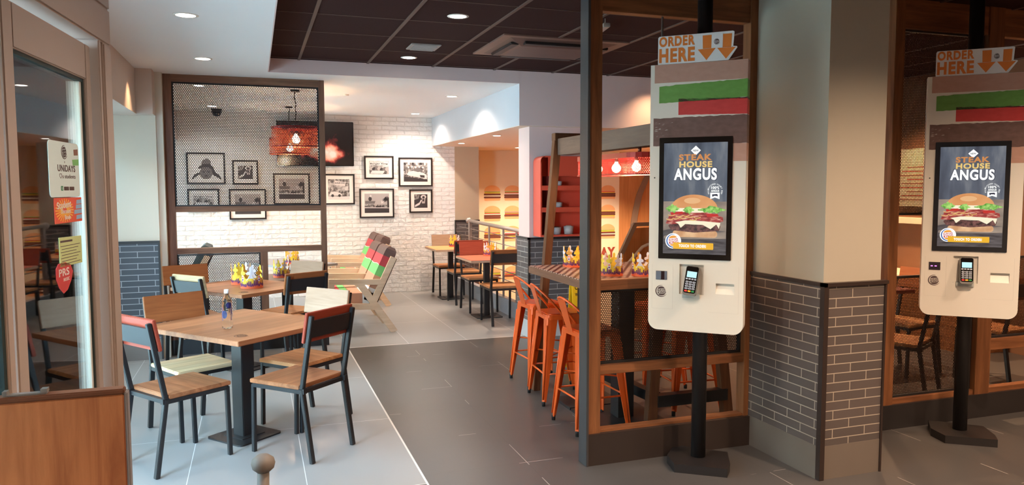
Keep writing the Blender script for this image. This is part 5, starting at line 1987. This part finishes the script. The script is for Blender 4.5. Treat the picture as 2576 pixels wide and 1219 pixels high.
tb.inputs['Emission Strength'].default_value = 0.5
MB().box(-0.535, 0.535, -0.006, -0.002, 1.97, 2.595).build('screen', mtv, tv)
MB().box(-0.15, 0.15, 0.06, 0.158, 2.15, 2.4).build('wall_bracket', M['black'], tv)
tag(tv, 'wall mounted television showing orange fire on the brick wall', 'television')

# ================================================================== BURGER MURAL
bun_m = plain('mural bun', sw(228, 166, 112), 0.8, vary=0.02)
pal = [bun_m, plain('mural patty', sw(110, 60, 42), 0.8, vary=0.1, scale=40), plain('mural yellow', sw(232, 196, 60), 0.8, vary=0), plain('mural green', sw(132, 160, 50), 0.8, vary=0), plain('mural red', sw(214, 66, 44), 0.8, vary=0), plain('mural pink', sw(210, 90, 110), 0.8, vary=0), plain('mural white', sw(244, 236, 220), 0.8, vary=0)]
fills = [[6, 5, 1, 2, 1], [3, 2, 1, 6, 1], [3, 1, 0, 1], [3, 4, 6, 1, 1], [4, 2, 1, 1], [5, 3, 4, 1], [2, 1, 1, 2]]
mur = empty('burger_mural', (0, 12.598, 0))
rnd = random.Random(5)
for c_ in range(7):
    for r_i in range(5 if c_ < 4 else 3):
        cx_ = 3.97 + c_ * 0.376
        cz_ = 1.545 - r_i * 0.36
        b2 = MB()
        T_ = FACE @ Tr(cx_, cz_, 0)
        b2.prism(arc(0, 0.02, 0.15, 0.105, 0, 180, 16), 0, 0.001, 0, T_)
        lay = fills[(c_ * 3 + r_i * 2 + rnd.randint(0, 1)) % 7]
        z = 0.014
        for k, q in enumerate(lay):
            hh = {1: 0.034, 0: 0.016}.get(q, 0.014)
            wv = 0.155 if q == 1 else 0.145
            b2.prism(rrect(-wv, wv, z - hh, z, min(hh * 0.45, 0.012), 3), 0.001, 0.002, q, T_)
            z -= hh + 0.002
        b2.prism(rrect(-0.148, 0.148, z - 0.038, z + 0.002, 0.016, 4), 0, 0.001, 0, T_)
        b2.build('printed_burger', pal, mur)
wy = MB()
wy.text('YOUR WAY', 1.25, 0.20, 5.76, 0.42, 0.001, 0.001, 0.05, 0, FACE)
wy.build('slogan_lettering', plain('mural maroon lettering', sw(140, 56, 36), 0.8, vary=0), mur)
tag(mur, 'printed rows of burgers on the cream stairwell wall', 'mural')

# ================================================================== RAILING
rl = empty('stair_railing', (3.09, 9.6, 0))
hr = MB()
pts = [(0, -1.42, 1.10), (0, 1.42, 1.13), (0, 1.50, 1.16)]
hr.tube([(0, -1.85, 1.08), (0, 1.42, 1.13)], 0.026, 12)
hr.lathe([(0, -0.045), (0.03, -0.035), (0.045, 0), (0.03, 0.035), (0, 0.045)], 14, 0, Tr(0, 1.42, 1.13))
hr.build('handrail', M['grey_metal'], rl)
for y in (1.36, 0.36, -0.27, -0.80):
    MB().box(-0.006, 0.006, y - 0.028, y + 0.028, 0.20, 1.09).build('baluster', M['grey_metal'], rl)
MB().box(-0.02, 0.02, 1.30, 1.36, 0.2, 1.13).build('baluster', M['grey_metal'], rl)
for k in range(7):
    z = 0.30 + k * 0.115
    MB().tube([(0, -1.85, z), (0, 1.95, z + 0.02)], 0.006, 8).build('cross_rail', M['grey_metal'], rl)
tag(rl, 'grey metal stair railing with thin horizontal rods beside the brick wall', 'railing')

# rising stair balustrade in the distance
sb = empty('stair_balustrade', (4.55, 9.0, 0))
MB().prism([(0.0, 0.50), (0.30, 1.08), (1.3, 1.10), (1.3, -1.2), (0.0, -1.2)], -0.02, 0.02, 0, FACE).build('side_board', M['plywood'], sb)
MB().bar((-0.02, 0, 0.50), (0.30, 0, 1.13), 0.05, 0.06).bar((0.29, 0, 1.13), (1.3, 0, 1.14), 0.06, 0.05).build('capping', plain('grey beige capping', sw(150, 132, 116), 0.6), sb)
MB().tube([(0.05, -0.08, 0.50), (0.38, -0.08, 0.83), (0.46, -0.08, 0.86), (1.3, -0.08, 0.87)], 0.022, 10).build('handrail', plain('pale handrail', sw(206, 192, 174), 0.4), sb)
MB().tube([(0.60, -0.08, 0.84), (0.60, -0.01, 0.78)], 0.010, 8).build('bracket', M['grey_metal'], sb)
tag(sb, 'plywood stair side with pale handrail rising behind the checked table', 'stair side')
cs = MB()
pts_ = [(6.75, 0.9), (6.80, 1.2), (6.88, 1.5), (7.02, 1.8), (7.15, 1.98)]
for i in range(4):
    a, b2 = pts_[i], pts_[i + 1]
    cs.prism([(a[0] - 0.06, a[1]), (a[0] + 0.06, a[1]), (b2[0] + 0.06, b2[1]), (b2[0] - 0.06, b2[1])], 0, 0.02, 0, FACE @ Tr(0, 0, -12.58 * 0))
o = cs.build('curved_wall_strip', plain('grey curved strip', sw(132, 110, 92), 0.7), loc=(0, 12.59, 0))
tag(o, 'grey curved strip fixed on the golden plywood wall', 'strip')

# ================================================================== RED SHELF UNIT
rs = empty('wall_shelf', (2.84, 7.53, 0))
om = plain('coral red lacquer', sw(222, 84, 60), 0.45, vary=0.01)
X0, X1 = 0.0, 0.63
prof = [(X0, 1.11), (X0, 1.90)] + arc(X0 + 0.06, 1.90, 0.06, 0.06, 180, 90, 6)[1:] + [(X1, 1.96), (X1, 1.11)]
MB().prism(prof, -0.015, 0.0, 0, FACE).build('back_panel', om, rs)
sd = MB()
sd.box(0.0, 0.014, -0.20, 0.0, 1.11, 1.90)
sd.box(X1 - 0.014, X1, -0.20, 0.0, 1.11, 1.96)
sd.box(0.05, X1, -0.20, 0.0, 1.946, 1.96)
ap = arc(0.06, 1.90, 0.06, 0.06, 180, 90, 6)
for i in range(6):
    sd.add([(ap[i][0], -0.2, ap[i][1]), (ap[i + 1][0], -0.2, ap[i + 1][1]), (ap[i + 1][0], 0, ap[i + 1][1]), (ap[i][0], 0, ap[i][1])], [(0, 1, 2, 3)])
sd.build('carcass', om, rs)
MB().box(0.10, X1 - 0.014, -0.19, -0.16, 1.75, 1.946).build('header_panel', om, rs)
for z in (1.11, 1.37, 1.60):
    MB().box(0.014, X1 - 0.014, -0.2, 0.0, z, z + 0.05 if z > 1.2 else z + 0.02).build('shelf', om, rs)
MB().box(0.10, 0.11, -0.2, 0.0, 1.13, 1.75).build('divider', plain('dark red divider', sw(120, 40, 34), 0.5), rs)
tag(rs, 'coral red wall shelf unit with rounded corner on the grey wall', 'shelf')
for i, (x, z, w2, h2, c_, lab) in enumerate(((3.06, 1.13, 0.05, 0.075, sw(120, 80, 60), 'clear tub of brown sachets on the lowest red shelf, left'), (3.20, 1.13, 0.055, 0.085, sw(210, 196, 180), 'clear tub of white sachets on the lowest red shelf, right'),
                                           (3.08, 1.42, 0.045, 0.05, sw(190, 170, 150), 'small pale tub on the middle red shelf'), (3.09, 1.65, 0.03, 0.045, sw(170, 150, 140), 'small jar on the upper red shelf'))):
    o = empty('condiment_tub', (x, 7.42, z))
    MB().lathe([(w2 * 0.85, 0), (w2, h2), (w2 * 0.97, h2), (w2 * 0.82, 0.002), (0, 0.002)], 16).build('tub', plain('clear tub ' + str(i), sw(190, 180, 176), 0.3, vary=0), o)
    MB().lathe([(0, 0.004), (w2 * 0.8, 0.004), (w2 * 0.9, h2 * 0.85), (w2 * 0.5, h2 * 1.1), (0, h2 * 1.05)], 12).build('contents', plain('tub contents ' + str(i), c_, 0.7, vary=0.2, scale=60), o)
    tag(o, lab, 'tub')

# wet floor sign
ws = empty('wet_floor_sign', (2.70, 5.95, 0))
ym = plain('caution yellow plastic', sw(232, 206, 40), 0.45)
for s_ in (-1, 1):
    T_ = Tr(0, s_ * 0.02, 0.84) @ Rx(R(s_ * 9)) @ Tr(0, 0, -0.84)
    b2 = MB().box(-0.11, 0.11, -0.006, 0.006, 0.01, 0.84, 0, T_, bev=0.003)
    if s_ < 0:
        b2.text('CAUTION', 0.17, 0.035, 0, 0.76, 0.0065, 0.0008, 0.03, 1, T_ @ FACE)
        b2.text('WET FLOOR', 0.17, 0.03, 0, 0.70, 0.0065, 0.0008, 0.03, 1, T_ @ FACE)
    b2.build('panel', [ym, M['black']], ws)
ws.rotation_euler = (0, 0, R(-5))
tag(ws, 'yellow wet floor sign standing under the checked high table', 'sign')


# ================================================================== CEILING FIXTURES
def downlight(x, y, z, label, power, color=NEUT, angle=95, r_=0.06, blend=0.7, group='recessed ceiling downlights'):
    o = empty('downlight', (x, y, z))
    MB().lathe([(r_ * 1.0, -0.004), (r_ * 1.28, -0.002), (r_ * 1.3, 0.0), (r_ * 1.0, 0.0)], 32, cap=False).build('trim_ring', M['ring'], o)
    MB().lathe([(0, -0.0015), (r_, -0.0015), (r_, 0.0), (0, 0.0)], 32).build('lens', M['lens'], o)
    spot((x, y, z - 0.012), power, color, angle, blend, 0.035)
    tag(o, label, 'ceiling light', group)


DW = (1.0, 0.84, 0.70)
downlight(-0.38, 5.22, 2.72, 'bright downlight nearest us in the white ceiling above the tables', 26, DW)
downlight(-0.38, 6.90, 2.72, 'second downlight in the white ceiling, in front of the mesh screen', 26, DW)
downlight(-0.53, 8.70, 2.72, 'first downlight seen through the mesh screen', 48, DW, 150)
downlight(-0.50, 10.80, 2.72, 'farther downlight seen through the mesh screen', 48, DW, 150)
downlight(2.27, 8.80, 2.72, 'nearer of two downlights in the lounge ceiling beside the bulkhead', 55, DW, 150)
downlight(2.28, 11.0, 2.72, 'farther of two downlights in the lounge ceiling beside the bulkhead', 55, DW, 150)
downlight(1.41, 5.27, 2.85, 'nearer downlight in the dark grid ceiling', 38, DW)
downlight(1.41, 7.06, 2.85, 'farther downlight in the dark grid ceiling', 32, DW)
# fittings under the low ceiling over the railing tables (above the frame line)
downlight(2.90, 9.0, 2.2805, 'downlight in the low ceiling above the coral table', 60, NEUT, 100, 0.05)
downlight(2.90, 10.7, 2.2805, 'downlight in the low ceiling above the far small table', 38, NEUT, 90, 0.05)
downlight(4.9, 11.6, 2.2805, 'downlight washing the middle of the burger mural', 110, NEUT, 120, 0.05)
downlight(4.1, 11.6, 2.2805, 'downlight washing the left of the burger mural', 130, NEUT, 120, 0.05)
downlight(5.9, 11.4, 2.2805, 'downlight added to brighten the right of the burger mural', 230, NEUT, 120, 0.05)  # extra lamp added because this end of the mural was dim
downlight(7.3, 11.2, 2.2805, 'downlight over the golden plywood wall', 130, WARM, 120, 0.05)
# wall scallops
spot((2.585, 8.72, 2.715), 11, WARM, 50, 0.5, 0.02)
spot((2.585, 11.05, 2.715), 11, WARM, 50, 0.5, 0.02)
spot((4.2, 7.25, 2.84), 30, WARM, 115, 1.0, 0.03)
spot((-0.86, 7.2, 2.71), 24, WARM, 80, 1.0, 0.02)
spot((-0.93, 10.6, 2.71), 16, WARM, 50, 0.5, 0.02)
# warm spots of the counter side (unseen; rear ones added to brighten the kiosks)
for x, y, p in ((2.9, 0.9, 110), (4.7, 1.9, 90), (1.2, 1.5, 85), (3.25, 1.95, 150), (6.2, 2.4, 100), (0.4, -0.6, 170), (2.2, -0.8, 140), (4.2, -0.6, 140)):
    downlight(x, y, 2.85, 'unseen downlight in the dark grid ceiling over the ordering area', p, (1.0, 0.70, 0.47), 140, 0.055, group='downlights over the ordering area')
downlight(0.75, 2.7, 2.85, 'unseen fill downlight added in the dark grid ceiling near the entrance', 60, DW, 150)  # out of view, added as wide fill for surfaces facing the viewer
downlight(5.0, 5.4, 2.85, 'downlight above the dark red table behind the right partition', 300, WARM, 110)
downlight(6.3, 6.2, 2.85, 'downlight by the noticeboard behind the right partition', 220, WARM, 110)

# square vent
vt = empty('ceiling_vent', (1.42, 6.47, 2.85))
MB().box(-0.13, 0.13, -0.13, 0.13, -0.012, 0.0, bev=0.004).build('vent_plate', plain('vent grey', sw(150, 140, 134), 0.5, vary=0), vt)
for k in range(5):
    MB().box(-0.10, 0.10, -0.09 + k * 0.045 - 0.004, -0.09 + k * 0.045 + 0.004, -0.022, -0.012).build('vane', plain('vane grey', sw(170, 160, 154), 0.5, vary=0), vt)
tag(vt, 'square grey air vent in the dark grid ceiling', 'vent')
# ceiling cassette
ac = empty('ceiling_cassette', (2.47, 6.18, 2.85))
acm = plain('brown cassette casing', sw(112, 84, 74), 0.5, vary=0.02)
a1 = MB()
a1.prism([(-0.56, -0.45), (0.56, -0.45), (0.56, 0.45), (-0.56, 0.45)], -0.012, 0.0)
a1.build('outer_plate', acm, ac)
a2 = MB()
a2.add([(-0.48, -0.38, -0.012), (0.48, -0.38, -0.012), (0.48, 0.38, -0.012), (-0.48, 0.38, -0.012), (-0.34, -0.24, -0.05), (0.34, -0.24, -0.05), (0.34, 0.24, -0.05), (-0.34, 0.24, -0.05)],
       [(0, 1, 5, 4), (1, 2, 6, 5), (2, 3, 7, 6), (3, 0, 4, 7), (4, 5, 6, 7)])
a2.build('intake_grille', plain('cassette grille brown', sw(96, 72, 64), 0.5), ac)
for (x0, x1, y0, y1) in ((-0.44, -0.37, -0.28, 0.28), (0.37, 0.44, -0.28, 0.28), (-0.34, 0.34, 0.27, 0.34), (-0.34, 0.34, -0.34, -0.27)):
    MB().box(x0, x1, y0, y1, -0.046, -0.02, bev=0.006).build('air_flap', M['black'], ac)
tag(ac, 'brown air conditioning cassette in the dark grid ceiling', 'air conditioner')
# dome camera on the lounge ceiling
dm = empty('dome_camera', (-0.46, 11.15, 2.72))
MB().lathe([(0.068, 0.0), (0.068, -0.05), (0, -0.05)], 24).build('housing', M['black'], dm)
MB().lathe([(0.058, -0.05), (0.052, -0.08), (0.034, -0.10), (0, -0.108)], 24).build('dome', M['bezel'], dm)
tag(dm, 'black dome camera on the ceiling behind the mesh screen', 'camera')
# suspended bar light
bl = MB().bar((2.50, 5.39, 2.79), (2.42, 4.93, 2.79), 0.05, 0.03, bev=0.004).tube([(2.49, 5.3, 2.80), (2.49, 5.3, 2.85)], 0.004, 6).tube([(2.44, 5.0, 2.80), (2.44, 5.0, 2.85)], 0.004, 6)
tag(bl.build('ceiling_track', plain('grey track', sw(150, 138, 130), 0.5, vary=0)), 'short grey track fitting hanging below the dark ceiling', 'track')
# ceiling sensor
tag(MB().lathe([(0.03, 0), (0.03, -0.012), (0, -0.014)], 16).build('ceiling_sensor', M['ring'], loc=(1.05, 9.0, 2.72)), 'small white disc sensor on the lounge ceiling', 'sensor')

# things on the right wall behind the partition
nb = empty('noticeboard', (6.97, 6.55, 0))
MB().box(-0.02, 0.02, -0.5, 0.22, 1.41, 2.05).build('board', plain('pale board', sw(206, 184, 150), 0.7), nb)
for k in range(9):
    MB().box(-0.024, -0.02, -0.4, 0.12 - 0.07 * (k % 3), 1.48 + k * 0.045, 1.492 + k * 0.045).build('printed_line', plain('faded red print', sw(160, 80, 60), 0.7, vary=0), nb)
tag(nb, 'pale printed board on the wall behind the right partition', 'board')
wl = MB().box(6.90, 7.0, 5.6, 6.8, 1.22, 1.285)
tag(wl.build('wall_ledge', plain('cream ledge', sw(214, 196, 166), 0.6)), 'cream ledge on the wall below the pale board', 'ledge')
ct = empty('side_counter', (6.72, 6.1, 0))
MB().box(-0.27, 0.27, -0.8, 0.8, 0.665, 0.70, bev=0.003).build('worktop', plain('pale counter top', sw(222, 206, 182), 0.5, vary=0), ct)
MB().box(-0.22, 0.27, -0.78, 0.78, 0.0, 0.665).build('body', wood('counter brown', sw(120, 74, 44), sw(160, 104, 64), 1), ct)
tag(ct, 'brown side counter with pale top behind the right partition', 'counter')
bx = MB()
bx.add([(-0.05, -0.07, 0), (0.05, -0.07, 0), (0.05, 0.07, 0), (-0.05, 0.07, 0), (-0.06, -0.085, 0.11), (0.06, -0.085, 0.11), (0.06, 0.085, 0.11), (-0.06, 0.085, 0.11)],
       [(3, 2, 1, 0), (0, 1, 5, 4), (1, 2, 6, 5), (2, 3, 7, 6), (3, 0, 4, 7)])
tag(bx.build('carton', plain('kraft card', sw(206, 160, 112), 0.8), loc=(6.72, 6.62, 0.7005)), 'small open kraft carton on the side counter', 'carton')
